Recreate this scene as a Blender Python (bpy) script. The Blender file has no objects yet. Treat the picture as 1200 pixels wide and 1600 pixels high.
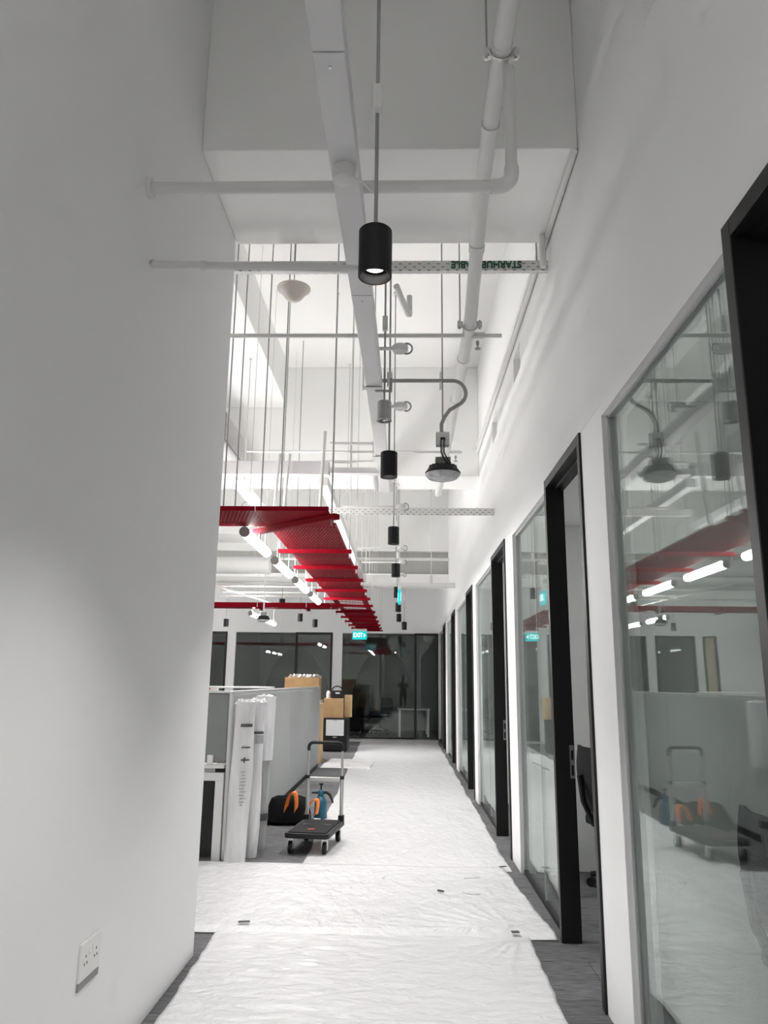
import bpy, math, random
from mathutils import Vector, Matrix, noise
PI = math.pi
sc = bpy.context.scene
C = sc.collection
random.seed(7)

# ------------------------------------------------------------------ camera
def make_camera():
    f, pitch, yaw, roll = 1182.94, math.radians(12.654), math.radians(-1.556), math.radians(0.666)
    F = Vector((math.sin(yaw)*math.cos(pitch), math.cos(yaw)*math.cos(pitch), math.sin(pitch)))
    R = Vector((math.cos(yaw), -math.sin(yaw), 0)); U = R.cross(F)
    R2 = R*math.cos(roll)+U*math.sin(roll); U2 = U*math.cos(roll)-R*math.sin(roll)
    cam = bpy.data.cameras.new('camera'); o = bpy.data.objects.new('camera', cam); C.objects.link(o)
    cam.sensor_fit = 'VERTICAL'; cam.sensor_height = 36; cam.lens = f/1600*36; cam.clip_start = 0.02
    m = Matrix((R2, U2, -F)).transposed().to_4x4(); m.translation = (0, 0, 1.45)
    o.matrix_world = m
    sc.camera = o
make_camera()

# ------------------------------------------------------------------ world + exposure
w = bpy.data.worlds.new('world'); sc.world = w; w.use_nodes = True
w.node_tree.nodes['Background'].inputs[0].default_value = (0.8, 0.85, 0.9, 1)
w.node_tree.nodes['Background'].inputs[1].default_value = 0.02
vs = sc.view_settings
vs.view_transform = 'Standard'; vs.look = 'None'; vs.gamma = 1; vs.use_curve_mapping = False
vs.exposure = 1.27
SPOT_W = 56.0        # each cylinder pendant
TUBE_E = 30.0         # emission of the tube lights
sc.cycles.max_bounces = 8; sc.cycles.diffuse_bounces = 5; sc.cycles.glossy_bounces = 4; sc.cycles.adaptive_threshold = 0.1; sc.cycles.adaptive_min_samples = 20
sc.cycles.transparent_max_bounces = 24; sc.cycles.caustics_reflective = False; sc.cycles.caustics_refractive = False
sc.cycles.use_denoising = True
sc.cycles.sample_clamp_indirect = 6

# ------------------------------------------------------------------ materials
def mat(name, col, rough=0.5, metal=0.0, var=0.0, vscale=3.0, bump=0.0, bscale=40.0, emit=None, spec=0.5, stretch=None):
    m = bpy.data.materials.new(name); m.use_nodes = True; nt = m.node_tree; b = nt.nodes['Principled BSDF']
    c = (*col, 1); b.inputs['Base Color'].default_value = c
    b.inputs['Roughness'].default_value = rough; b.inputs['Metallic'].default_value = metal
    b.inputs['Specular IOR Level'].default_value = spec
    tc = nt.nodes.new('ShaderNodeTexCoord')
    src = tc.outputs['Object']
    if stretch:
        mp = nt.nodes.new('ShaderNodeMapping'); mp.inputs['Scale'].default_value = stretch
        nt.links.new(src, mp.inputs[0]); src = mp.outputs[0]
    if var > 0:
        n = nt.nodes.new('ShaderNodeTexNoise'); n.inputs['Scale'].default_value = vscale; n.inputs['Detail'].default_value = 5
        r = nt.nodes.new('ShaderNodeValToRGB')
        r.color_ramp.elements[0].position = 0.3; r.color_ramp.elements[1].position = 0.7
        r.color_ramp.elements[0].color = (*[max(0, x*(1-var)) for x in col], 1)
        r.color_ramp.elements[1].color = (*[min(1, x*(1+var)) for x in col], 1)
        nt.links.new(src, n.inputs['Vector']); nt.links.new(n.outputs['Fac'], r.inputs[0]); nt.links.new(r.outputs[0], b.inputs['Base Color'])
    if bump > 0:
        n2 = nt.nodes.new('ShaderNodeTexNoise'); n2.inputs['Scale'].default_value = bscale; n2.inputs['Detail'].default_value = 4
        bp = nt.nodes.new('ShaderNodeBump'); bp.inputs['Strength'].default_value = bump; bp.inputs['Distance'].default_value = 0.01
        nt.links.new(src, n2.inputs['Vector']); nt.links.new(n2.outputs['Fac'], bp.inputs['Height']); nt.links.new(bp.outputs[0], b.inputs['Normal'])
    if emit:
        b.inputs['Emission Color'].default_value = (*emit[0], 1); b.inputs['Emission Strength'].default_value = emit[1]
    return m

def glass_mat(name, tint, ior=1.5):
    m = bpy.data.materials.new(name); m.use_nodes = True; nt = m.node_tree
    nt.nodes.remove(nt.nodes['Principled BSDF']); out = nt.nodes['Material Output']
    t = nt.nodes.new('ShaderNodeBsdfTransparent'); t.inputs[0].default_value = (*tint, 1)
    g = nt.nodes.new('ShaderNodeBsdfGlossy'); g.inputs['Roughness'].default_value = 0.0; g.inputs['Color'].default_value = (0.95, 1, 0.98, 1)
    fr = nt.nodes.new('ShaderNodeFresnel'); fr.inputs[0].default_value = ior
    # the pane is a solid slab; use the same index from both sides so that the way out reflects like the way in
    geo = nt.nodes.new('ShaderNodeNewGeometry'); mx = nt.nodes.new('ShaderNodeMix'); mx.data_type = 'FLOAT'
    mx.inputs[2].default_value = ior; mx.inputs[3].default_value = 1.0/ior
    lw = nt.nodes.new('ShaderNodeMixShader')
    nt.links.new(geo.outputs['Backfacing'], mx.inputs[0])
    inv = nt.nodes.new('ShaderNodeMath'); inv.operation = 'ADD'; inv.inputs[1].default_value = 0.0
    nt.links.new(mx.outputs[0], inv.inputs[0])
    # Fresnel node flips the index itself on back faces; feeding 1/ior there keeps ior on both faces
    nt.links.new(inv.outputs[0], fr.inputs[0])
    nt.links.new(fr.outputs[0], lw.inputs[0]); nt.links.new(t.outputs[0], lw.inputs[1]); nt.links.new(g.outputs[0], lw.inputs[2])
    nt.links.new(lw.outputs[0], out.inputs[0])
    return m

def perforated(name, col, px, py, wx, wy, rough=0.45, axes=(0, 1), dark=False):
    m = mat(name, col, rough, var=0.06, spec=0.04); nt = m.node_tree; b = nt.nodes['Principled BSDF']; out = nt.nodes['Material Output']
    tc = nt.nodes.new('ShaderNodeTexCoord'); sp = nt.nodes.new('ShaderNodeSeparateXYZ'); nt.links.new(tc.outputs['Object'], sp.inputs[0])
    ms = []
    row = nt.nodes.new('ShaderNodeMath'); row.operation = 'DIVIDE'; row.inputs[1].default_value = py; nt.links.new(sp.outputs[axes[1]], row.inputs[0])
    fl = nt.nodes.new('ShaderNodeMath'); fl.operation = 'FLOOR'; nt.links.new(row.outputs[0], fl.inputs[0])
    sh = nt.nodes.new('ShaderNodeMath'); sh.operation = 'MULTIPLY_ADD'; sh.inputs[1].default_value = px*0.5
    nt.links.new(fl.outputs[0], sh.inputs[0]); nt.links.new(sp.outputs[axes[0]], sh.inputs[2])
    for src, p, wd in ((sh.outputs[0], px, wx), (sp.outputs[axes[1]], py, wy)):
        a = nt.nodes.new('ShaderNodeMath'); a.operation = 'FLOORED_MODULO'; a.inputs[1].default_value = p; nt.links.new(src, a.inputs[0])
        l = nt.nodes.new('ShaderNodeMath'); l.operation = 'LESS_THAN'; l.inputs[1].default_value = wd; nt.links.new(a.outputs[0], l.inputs[0]); ms.append(l)
    mu = nt.nodes.new('ShaderNodeMath'); mu.operation = 'MULTIPLY'; nt.links.new(ms[0].outputs[0], mu.inputs[0]); nt.links.new(ms[1].outputs[0], mu.inputs[1])
    t = nt.nodes.new('ShaderNodeBsdfDiffuse' if dark else 'ShaderNodeBsdfTransparent'); mx = nt.nodes.new('ShaderNodeMixShader')
    if dark: t.inputs[0].default_value = (0.06, 0.06, 0.06, 1)  # slots coloured dark for the shade inside the tray
    nt.links.new(mu.outputs[0], mx.inputs[0]); nt.links.new(b.outputs[0], mx.inputs[1]); nt.links.new(t.outputs[0], mx.inputs[2]); nt.links.new(mx.outputs[0], out.inputs[0])
    return m

def carpet_mat():
    m = mat('carpet', (0.1, 0.1, 0.105), 0.95, spec=0.1); nt = m.node_tree; b = nt.nodes['Principled BSDF']
    tc = nt.nodes.new('ShaderNodeTexCoord')
    mp = nt.nodes.new('ShaderNodeMapping'); mp.inputs['Scale'].default_value = (6, 90, 1); nt.links.new(tc.outputs['Object'], mp.inputs[0])
    n = nt.nodes.new('ShaderNodeTexNoise'); n.inputs['Scale'].default_value = 1.6; n.inputs['Detail'].default_value = 6; nt.links.new(mp.outputs[0], n.inputs['Vector'])
    br = nt.nodes.new('ShaderNodeTexBrick'); br.inputs['Color1'].default_value = (0.75, 0.75, 0.75, 1); br.inputs['Color2'].default_value = (1, 1, 1, 1)
    br.inputs['Mortar'].default_value = (0.5, 0.5, 0.5, 1); br.inputs['Scale'].default_value = 1; br.inputs['Brick Width'].default_value = 1.0
    br.inputs['Row Height'].default_value = 0.25; br.inputs['Mortar Size'].default_value = 0.003; nt.links.new(tc.outputs['Object'], br.inputs['Vector'])
    r = nt.nodes.new('ShaderNodeValToRGB'); r.color_ramp.elements[0].position = 0.3; r.color_ramp.elements[1].position = 0.72
    r.color_ramp.elements[0].color = (0.085, 0.086, 0.09, 1); r.color_ramp.elements[1].color = (0.26, 0.26, 0.265, 1)
    mx = nt.nodes.new('ShaderNodeMix'); mx.data_type = 'RGBA'; mx.blend_type = 'MULTIPLY'; mx.inputs[0].default_value = 1
    nt.links.new(n.outputs['Fac'], r.inputs[0]); nt.links.new(r.outputs[0], mx.inputs[6]); nt.links.new(br.outputs['Color'], mx.inputs[7]); nt.links.new(mx.outputs[2], b.inputs['Base Color'])
    bp = nt.nodes.new('ShaderNodeBump'); bp.inputs['Strength'].default_value = 0.5; bp.inputs['Distance'].default_value = 0.004
    nt.links.new(n.outputs['Fac'], bp.inputs['Height']); nt.links.new(bp.outputs[0], b.inputs['Normal'])
    return m

def sheet_mat(name, stretch, strength):
    m = mat(name, (0.77, 0.77, 0.785), 0.24, spec=0.5); nt = m.node_tree; b = nt.nodes['Principled BSDF']
    tc = nt.nodes.new('ShaderNodeTexCoord'); mp = nt.nodes.new('ShaderNodeMapping'); mp.inputs['Scale'].default_value = stretch
    nt.links.new(tc.outputs['Object'], mp.inputs[0])
    n = nt.nodes.new('ShaderNodeTexNoise'); n.inputs['Scale'].default_value = 7; n.inputs['Detail'].default_value = 7; n.inputs['Roughness'].default_value = 0.55
    n.inputs['Distortion'].default_value = 0.8
    nt.links.new(mp.outputs[0], n.inputs['Vector'])
    n2 = nt.nodes.new('ShaderNodeTexNoise'); n2.noise_type = 'RIDGED_MULTIFRACTAL'; n2.inputs['Scale'].default_value = 3.0; n2.inputs['Detail'].default_value = 4
    nt.links.new(mp.outputs[0], n2.inputs['Vector'])
    ad = nt.nodes.new('ShaderNodeMath'); ad.operation = 'MULTIPLY_ADD'; ad.inputs[1].default_value = 0.5
    nt.links.new(n2.outputs['Fac'], ad.inputs[0]); nt.links.new(n.outputs['Fac'], ad.inputs[2])
    bp = nt.nodes.new('ShaderNodeBump'); bp.inputs['Strength'].default_value = strength; bp.inputs['Distance'].default_value = 0.02
    nt.links.new(ad.outputs[0], bp.inputs['Height']); nt.links.new(bp.outputs[0], b.inputs['Normal'])
    return m

M = {
 'wall': mat('wall_paint', (0.87, 0.87, 0.87), 0.62, var=0.015, vscale=1.2, bump=0.03, bscale=60),
 'ceil': mat('ceiling_paint', (0.89, 0.89, 0.88), 0.7, var=0.02, vscale=0.8, bump=0.05, bscale=25),
 'roomwall': mat('room_paint', (0.84, 0.84, 0.83), 0.7, var=0.02),
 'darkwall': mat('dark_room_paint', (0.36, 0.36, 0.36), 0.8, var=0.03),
 'archshade': mat('painted_arch_shade', (0.2, 0.2, 0.195), 0.9, var=0.05),  # dark tone stands in for shade in the far rooms
 'greypanel': mat('grey_plenum_panel', (0.45, 0.45, 0.43), 0.8, var=0.06, stretch=(12, 1, 0.3)),
 'carpet': carpet_mat(),
 'sheet_near': sheet_mat('plastic_sheet_near', (1.1, 2.2, 1), 1.0),
 'sheet_cross': sheet_mat('plastic_sheet_cross', (1.6, 1.2, 1), 0.9),
 'sheet_far': sheet_mat('plastic_sheet_far', (2.0, 0.8, 1), 0.7),
 'glass': glass_mat('clear_glass', (0.92, 0.95, 0.94), 1.5),
 'darkglass': glass_mat('smoked_glass', (0.55, 0.57, 0.56), 1.5),
 'black': mat('black_frame', (0.012, 0.012, 0.012), 0.45, var=0.1, spec=0.35),
 'blackplastic': mat('black_plastic', (0.014, 0.014, 0.015), 0.5, spec=0.3, var=0.15),
 'lampblack': mat('lamp_black', (0.009, 0.009, 0.01), 0.5, var=0.1, spec=0.3),
 'silverlamp': mat('silver_lamp', (0.42, 0.42, 0.42), 0.4, metal=0.3, var=0.05),
 'chrome': mat('chrome', (0.8, 0.8, 0.8), 0.15, metal=1.0, var=0.03),
 'steel': mat('brushed_steel', (0.62, 0.62, 0.61), 0.32, metal=0.9, var=0.06),
 'galv': mat('painted_pipe', (0.74, 0.74, 0.73), 0.45, var=0.03),
 'rod': mat('threaded_steel', (0.36, 0.36, 0.36), 0.5, metal=0.4, var=0.1, bump=0.3, bscale=200),
 'whiterod': mat('white_rod', (0.66, 0.66, 0.65), 0.5, var=0.05),
 'greyconduit': mat('grey_conduit', (0.36, 0.36, 0.345), 0.55, var=0.05, bump=0.4, bscale=150),
 'trunk': mat('white_trunking', (0.74, 0.735, 0.745), 0.42, var=0.02),
 'red': mat('red_paint', (0.21, 0.003, 0.011), 0.5, var=0.06, spec=0.04),
 'redperf': perforated('red_perforated', (0.17, 0.002, 0.009), 0.03, 0.05, 0.0055, 0.020, rough=0.6),
 'whiteperf': perforated('white_perforated', (0.76, 0.76, 0.74), 0.062, 0.023, 0.02, 0.005, axes=(0, 2), dark=True),
 'tube': mat('tube_diffuser', (0.9, 0.9, 0.9), 0.4, emit=((1.0, 0.985, 0.96), TUBE_E)),
 'lampdisc': mat('lamp_disc', (1, 1, 1), 0.4, emit=((1.0, 0.97, 0.92), 4.0)),
 'capgrey': mat('tube_cap', (0.25, 0.25, 0.25), 0.5, var=0.05),
 'frosted': mat('ribbed_lens', (0.62, 0.62, 0.64), 0.2, var=0.25, vscale=18, bump=0.5, bscale=30),
 'antenna': mat('ivory_plastic', (0.72, 0.68, 0.60), 0.45, var=0.02),
 'whiteplastic': mat('white_plastic', (0.80, 0.80, 0.79), 0.35, var=0.02),
 'socketdark': mat('socket_hole', (0.02, 0.02, 0.02), 0.6, var=0.1),
 'fabric': mat('grey_fabric', (0.25, 0.265, 0.26), 0.9, var=0.05, vscale=60, bump=0.25, bscale=400, spec=0.15),
 'alu': mat('partition_trim', (0.62, 0.63, 0.63), 0.35, metal=0.4, var=0.04),
 'fabriclight': mat('grey_fabric_light', (0.40, 0.415, 0.415), 0.9, var=0.05, vscale=60, bump=0.25, bscale=400, spec=0.15),
 'deskwhite': mat('desk_white', (0.72, 0.72, 0.71), 0.4, var=0.02),
 'card': mat('cardboard', (0.46, 0.29, 0.14), 0.85, var=0.10, vscale=6, bump=0.1, bscale=90),
 'cardlight': mat('cardboard_light', (0.56, 0.40, 0.22), 0.85, var=0.10, vscale=6),
 'wrap': mat('plastic_wrap', (0.72, 0.72, 0.74), 0.22, var=0.12, vscale=5, bump=0.7, bscale=14, stretch=(3, 3, 0.6)),
 'rollpaper': mat('roll_paper', (0.70, 0.70, 0.71), 0.35, var=0.10, vscale=5, bump=0.5, bscale=9, stretch=(3, 3, 0.5)),
 'greywrap': mat('grey_wrap', (0.40, 0.40, 0.40), 0.35, var=0.2, vscale=7, bump=0.6, bscale=14, stretch=(3, 3, 0.6)),
 'ink': mat('printed_ink', (0.09, 0.09, 0.095), 0.6, var=0.2, vscale=50),
 'inkred': mat('red_ink', (0.5, 0.05, 0.04), 0.6, var=0.2),
 'paper': mat('paper', (0.78, 0.78, 0.80), 0.7, var=0.03),
 'bag': mat('black_nylon', (0.006, 0.006, 0.007), 0.85, spec=0.1, var=0.3, vscale=8, bump=0.5, bscale=25),
 'bagblue': mat('blue_nylon', (0.03, 0.04, 0.22), 0.7, var=0.2),
 'orange': mat('orange_webbing', (0.85, 0.22, 0.03), 0.65, var=0.12, vscale=20),
 'bluebottle': mat('blue_bottle', (0.012, 0.10, 0.16), 0.35, var=0.08),
 'exit': mat('exit_green', (0.0, 0.30, 0.30), 0.4, emit=((0.0, 0.40, 0.42), 0.5)),
 'exittext': mat('exit_letters', (0.8, 1, 1), 0.4, emit=((0.75, 1.0, 1.0), 0.6)),
 'green': mat('green_ink', (0.01, 0.08, 0.045), 0.6, var=0.2),
 'wood': mat('beige_door', (0.55, 0.47, 0.32), 0.6, var=0.08),
 'mesh': mat('chair_mesh', (0.02, 0.02, 0.021), 0.8, spec=0.2, var=0.2, vscale=80),
 'skin': mat('skin', (0.45, 0.28, 0.2), 0.6, var=0.05),
 'cloth': mat('dark_clothes', (0.03, 0.032, 0.04), 0.85, var=0.15),
 'hair': mat('black_hair', (0.01, 0.01, 0.01), 0.7, var=0.2),
 'tape': mat('dark_tape', (0.06, 0.06, 0.06), 0.6, var=0.2),
 'fillpanel': mat('added_fill_panel', (0.9, 0.9, 0.9), 0.5, emit=((1, 0.98, 0.95), 4.0)),  # added fill glow for the first room
 'ceilpanel': mat('light_panel', (0.9, 0.9, 0.9), 0.5, emit=((1, 0.98, 0.95), 5.0)),
}

for k_ in ('lampdisc', 'exit', 'exittext'): M[k_].cycles.emission_sampling = 'NONE'

# ------------------------------------------------------------------ mesh helpers
class MB:
    def __init__(s): s.v = []; s.f = []
    def box(s, x0, x1, y0, y1, z0, z1):
        n = len(s.v); s.v += [(x, y, z) for z in (z0, z1) for y in (y0, y1) for x in (x0, x1)]
        s.f += [tuple(n+i for i in q) for q in ((0, 2, 3, 1), (4, 5, 7, 6), (0, 1, 5, 4), (2, 6, 7, 3), (0, 4, 6, 2), (1, 3, 7, 5))]
        return s
    def hexa(s, pts):   # eight points, order as box
        n = len(s.v); s.v += [tuple(p) for p in pts]
        s.f += [tuple(n+i for i in q) for q in ((0, 2, 3, 1), (4, 5, 7, 6), (0, 1, 5, 4), (2, 6, 7, 3), (0, 4, 6, 2), (1, 3, 7, 5))]
        return s
    def tube(s, pts, r, seg=10, caps=True):
        pts = [Vector(p) for p in pts]; rs = r if isinstance(r, (list, tuple)) else [r]*len(pts)
        n0 = len(s.v); prev = None
        for i, p in enumerate(pts):
            t = (pts[min(i+1, len(pts)-1)]-pts[max(i-1, 0)]).normalized()
            if prev is None:
                a = Vector((0, 0, 1)) if abs(t.z) < 0.9 else Vector((1, 0, 0)); u = t.cross(a).normalized()
            else: u = (prev-t*prev.dot(t)).normalized()
            prev = u; vv = t.cross(u)
            for k in range(seg):
                an = 2*PI*k/seg; s.v.append(tuple(p+(u*math.cos(an)+vv*math.sin(an))*rs[i]))
        for i in range(len(pts)-1):
            for k in range(seg):
                a = n0+i*seg+k; b = n0+i*seg+(k+1) % seg; s.f.append((a, b, b+seg, a+seg))
        if caps:
            s.f.append(tuple(n0+k for k in range(seg))[::-1]); e = n0+(len(pts)-1)*seg; s.f.append(tuple(e+k for k in range(seg)))
        return s
    def lathe(s, prof, seg=28, c=(0, 0, 0), cap0=False, cap1=False):
        n0 = len(s.v)
        for (r, z) in prof:
            for k in range(seg):
                a = 2*PI*k/seg; s.v.append((c[0]+r*math.cos(a), c[1]+r*math.sin(a), c[2]+z))
        for i in range(len(prof)-1):
            for k in range(seg):
                a = n0+i*seg+k; b = n0+i*seg+(k+1) % seg; s.f.append((a, b, b+seg, a+seg))
        if cap0: s.f.append(tuple(n0+k for k in range(seg))[::-1])
        if cap1: e = n0+(len(prof)-1)*seg; s.f.append(tuple(e+k for k in range(seg)))
        return s
    def prism(s, poly, axis, a0, a1):   # poly in the two other axes (cyclic order), extruded along axis
        n0 = len(s.v); k = len(poly)
        for a in (a0, a1):
            for (p, q) in poly:
                s.v.append({'x': (a, p, q), 'y': (p, a, q), 'z': (p, q, a)}[axis])
        s.f.append(tuple(range(n0, n0+k))[::-1]); s.f.append(tuple(range(n0+k, n0+2*k)))
        for i in range(k): s.f.append((n0+i, n0+(i+1) % k, n0+k+(i+1) % k, n0+k+i))
        return s
    def build(s, name, m, parent=None, smooth=False, bevel=0.0, loc=None):
        me = bpy.data.meshes.new(name); me.from_pydata(s.v, [], s.f); me.validate(); me.update()
        import bmesh
        bm = bmesh.new(); bm.from_mesh(me); bmesh.ops.recalc_face_normals(bm, faces=bm.faces); bm.to_mesh(me); bm.free()
        if smooth:
            for p in me.polygons: p.use_smooth = True
            me.set_sharp_from_angle(angle=math.radians(40))
        me.materials.append(M[m])
        o = bpy.data.objects.new(name, me); C.objects.link(o)
        if loc: o.location = loc
        if parent: o.parent = parent
        if bevel:
            b = o.modifiers.new('bevel', 'BEVEL'); b.width = bevel; b.segments = 2; b.limit_method = 'ANGLE'
        return o

def thing(name, label, cat, loc=(0, 0, 0), rz=0, group=None):
    o = bpy.data.objects.new(name, None); C.objects.link(o); o.location = loc; o.rotation_euler = (0, 0, rz)
    o.empty_display_size = 0.1
    o['label'] = label; o['category'] = cat
    if group: o['group'] = group
    return o
def tag(o, label, cat, group=None):
    o['label'] = label; o['category'] = cat
    if group: o['group'] = group
    return o
def struct(o, label=None, cat=None):
    o['kind'] = 'structure'
    if label: o['label'] = label
    if cat: o['category'] = cat
    return o
def copy_tree(o, parent=None):
    c = o.copy(); C.objects.link(c); c.parent = parent
    for ch in o.children: copy_tree(ch, c)
    return c
def ceil_z(x, y):
    if -1.12 <= x <= 0.93 and 3.59 <= y <= 4.5: return 4.28
    if x < -1.5 and 4.5 <= y <= 9.1: return 4.85
    if 9.1 <= y <= 9.75: return 3.95
    if 15.6 <= y <= 16.1: return 3.4
    return 5.4
def holed(mb, axis, a0, a1, u0, u1, v0, v1, holes):
    us = sorted({u0, u1, *[h[0] for h in holes], *[h[1] for h in holes]}); vv = sorted({v0, v1, *[h[2] for h in holes], *[h[3] for h in holes]})
    us = [u for u in us if u0 <= u <= u1]; vv = [v for v in vv if v0 <= v <= v1]
    for i in range(len(us)-1):
        for j in range(len(vv)-1):
            cu, cv = (us[i]+us[i+1])/2, (vv[j]+vv[j+1])/2
            if any(h[0] < cu < h[1] and h[2] < cv < h[3] for h in holes): continue
            if axis == 'x': mb.box(a0, a1, us[i], us[i+1], vv[j], vv[j+1])
            else: mb.box(us[i], us[i+1], a0, a1, vv[j], vv[j+1])
    return mb
def arc(c, r, a0, a1, n, plane='xz'):
    out = []
    for i in range(n+1):
        a = a0+(a1-a0)*i/n; p, q = r*math.cos(a), r*math.sin(a)
        out.append({'xz': (c[0]+p, c[1], c[2]+q), 'xy': (c[0]+p, c[1]+q, c[2]), 'yz': (c[0], c[1]+p, c[2]+q)}[plane])
    return out
def text(body, size, m, parent, loc, rot, ext=0.002, name='lettering', width=None):
    cu = bpy.data.curves.new(name, 'FONT'); cu.body = body; cu.size = size; cu.extrude = ext; cu.align_x = 'CENTER'; cu.align_y = 'CENTER'
    cu.offset = 0.002
    o = bpy.data.objects.new(name, cu); C.objects.link(o); cu.materials.append(M[m]); o.parent = parent; o.location = loc; o.rotation_euler = rot
    bpy.context.view_layer.update(); wx = max(o.dimensions.x, 1e-4)
    me = bpy.data.meshes.new_from_object(o.evaluated_get(bpy.context.evaluated_depsgraph_get()))
    bpy.data.objects.remove(o); bpy.data.curves.remove(cu)
    o = bpy.data.objects.new(name, me); C.objects.link(o); o.parent = parent; o.location = loc; o.rotation_euler = rot
    if width: o.scale.x = width/wx
    return o

# ------------------------------------------------------------------ the setting
W = 0.93; LW = -1.12; FAR = 20.5; SLAB = 5.4; XL = -9.0
struct(MB().box(XL-0.1, 4.4, -5, 25, -0.1, 0).build('floor', 'carpet'), 'dark grey carpet tile floor of the office corridor', 'floor')
struct(MB().box(XL-0.1, 4.4, -5, FAR+0.15, SLAB, SLAB+0.15).build('ceiling', 'ceil'), 'high white painted concrete ceiling slab', 'ceiling')
struct(MB().box(LW-0.18, LW, -5, 4.47, 0, SLAB).build('wall_left', 'wall', bevel=0.004), 'tall plain white wall with a socket on the left', 'wall')
struct(MB().box(XL, LW-0.18, 4.25, 4.43, 0, SLAB).build('wall_return', 'wall'))
struct(MB().box(XL-0.1, XL, 4.25, FAR, 0, SLAB).build('wall_office', 'wall'))
struct(MB().box(LW-0.18, 4.3, -5.1, -5, 0, SLAB).build('wall_back', 'wall'))
# right hand wall: solid above the shopfronts, with three shallow rectangular openings high up
holes = [(1.9, 2.5, 3.96, 4.2), (5.72, 6.08, 3.94, 4.16), (7.27, 7.65, 3.9, 4.15)]
DN = [0.95, 3.84, 6.88, 10.24, 13.75, 16.9]; DF = [2.0, 4.85, 7.95, 11.25, 14.76, 17.85]; PS = [3.42, 6.42, 9.85, 13.3, 16.5, 20.5]
DH = 2.75; GH = 2.69
mb = holed(MB(), 'x', W, W+0.12, -5, FAR, DH, SLAB, holes)
for i in range(6): mb.box(W, W+0.12, DF[i], PS[i], GH, DH)
mb.box(W, W+0.12, -5, DN[0], 0, DH)
struct(mb.build('wall_right', 'wall'), 'white wall running above the glazed office fronts', 'wall')
for i, h in enumerate(holes):
    o = MB().box(W+0.085, W+0.10, h[0], h[1], h[2], h[3]).build('access_panel', 'whiteplastic')
    tag(o, ['white recessed panel high on the right wall nearest the camera', 'white recessed panel on the right wall above the first open door',
            'white recessed panel on the right wall farther along, past the high-bay lamp'][i], 'panel')
for i in range(5):
    struct(MB().box(W, W+0.12, PS[i], DN[i+1], 0, DH).build('trim_%d' % (i+1), 'wall', bevel=0.003), 'white post between the glass pane and the door', 'post')
    struct(MB().box(W+0.12, 4.2, PS[i]+0.1, PS[i]+0.24, 0, DH+0.05).build('wall_room_%d' % (i+1), 'roomwall'))
struct(MB().box(W+0.12, 4.2, 0.7, 0.85, 0, DH+0.05).build('wall_room_6', 'roomwall'))
struct(MB().box(4.2, 4.3, -5, FAR+0.15, 0, DH+0.05).build('wall_room_back', 'roomwall'))
struct(MB().box(W+0.12, 4.3, -5, FAR+0.15, DH+0.05, DH+0.15).build('ceiling_rooms', 'ceil'))

def office_window(n, y0, y1):
    t = struct(bpy.data.objects.new('window_%d' % n, None)); C.objects.link(t); t.location = (W+0.036, (y0+y1)/2, 0)
    ly = (y1-y0)/2
    MB().box(0.0, 0.012, -ly+0.012, ly-0.012, 0.03, GH-0.012).build('pane', 'glass', t)
    if y1-y0 > 1.5:
        MB().box(-0.001, 0.013, -ly+0.45*2*ly, -ly+0.45*2*ly+0.006, 0.03, GH-0.012).build('pane_joint', 'alu', t)
    MB().box(-0.012, 0.024, -ly, ly, 0, 0.03).build('sill_channel', 'black', t)
    MB().box(-0.01, 0.022, ly-0.012, ly, 0.03, GH).build('side_channel', 'alu', t)
    MB().box(-0.01, 0.022, -ly, -ly+0.012, 0.03, GH).build('side_channel', 'alu', t)
    MB().box(-0.01, 0.022, -ly, ly, GH-0.012, GH).build('head_channel', 'alu', t)
    return t
def office_door(n, y0, y1):
    t = struct(bpy.data.objects.new('door_%d' % n, None)); C.objects.link(t); t.location = (W, (y0+y1)/2, 0)
    ly = (y1-y0)/2; x0, x1 = -0.012, 0.105
    MB().box(x0, x1, ly-0.055, ly, 0, DH).build('jamb', 'black', t, bevel=0.003)
    MB().box(x0, x1, -ly, -ly+0.055, 0, DH).build('jamb', 'black', t, bevel=0.003)
    MB().box(x0, x1, -ly+0.055, ly-0.055, DH-0.055, DH).build('frame_head', 'black', t, bevel=0.003)
    MB().box(x0+0.06, x1, -ly+0.055, ly-0.055, DH-0.075, DH-0.055).build('door_stop', 'black', t)
    sp = MB(); 
    holed(sp, 'y', ly-0.0575, ly-0.0548, 0.075, 0.105, 0.9, 1.09, [(0.083, 0.097, 0.915, 0.975), (0.083, 0.097, 1.005, 1.06)])
    sp.build('strike_plate', 'steel', t)
    # leaf, opened inwards against the partition
    lf = MB().box(0.11, 0.11+2*ly-0.12, -ly+0.058, -ly+0.098, 0.01, DH-0.06)
    l = lf.build('door_leaf', 'black', t, bevel=0.003)
    hx = 0.11+2*ly-0.2
    MB().tube([(hx, -ly+0.1, 1.0), (hx, -ly+0.15, 1.0), (hx-0.12, -ly+0.15, 1.0)], 0.009, 8).build('handle', 'steel', l, smooth=True)
    return t
for i in range(6):
    office_window(i+1, DF[i], PS[i]); office_door(i+1, DN[i], DF[i])

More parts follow.
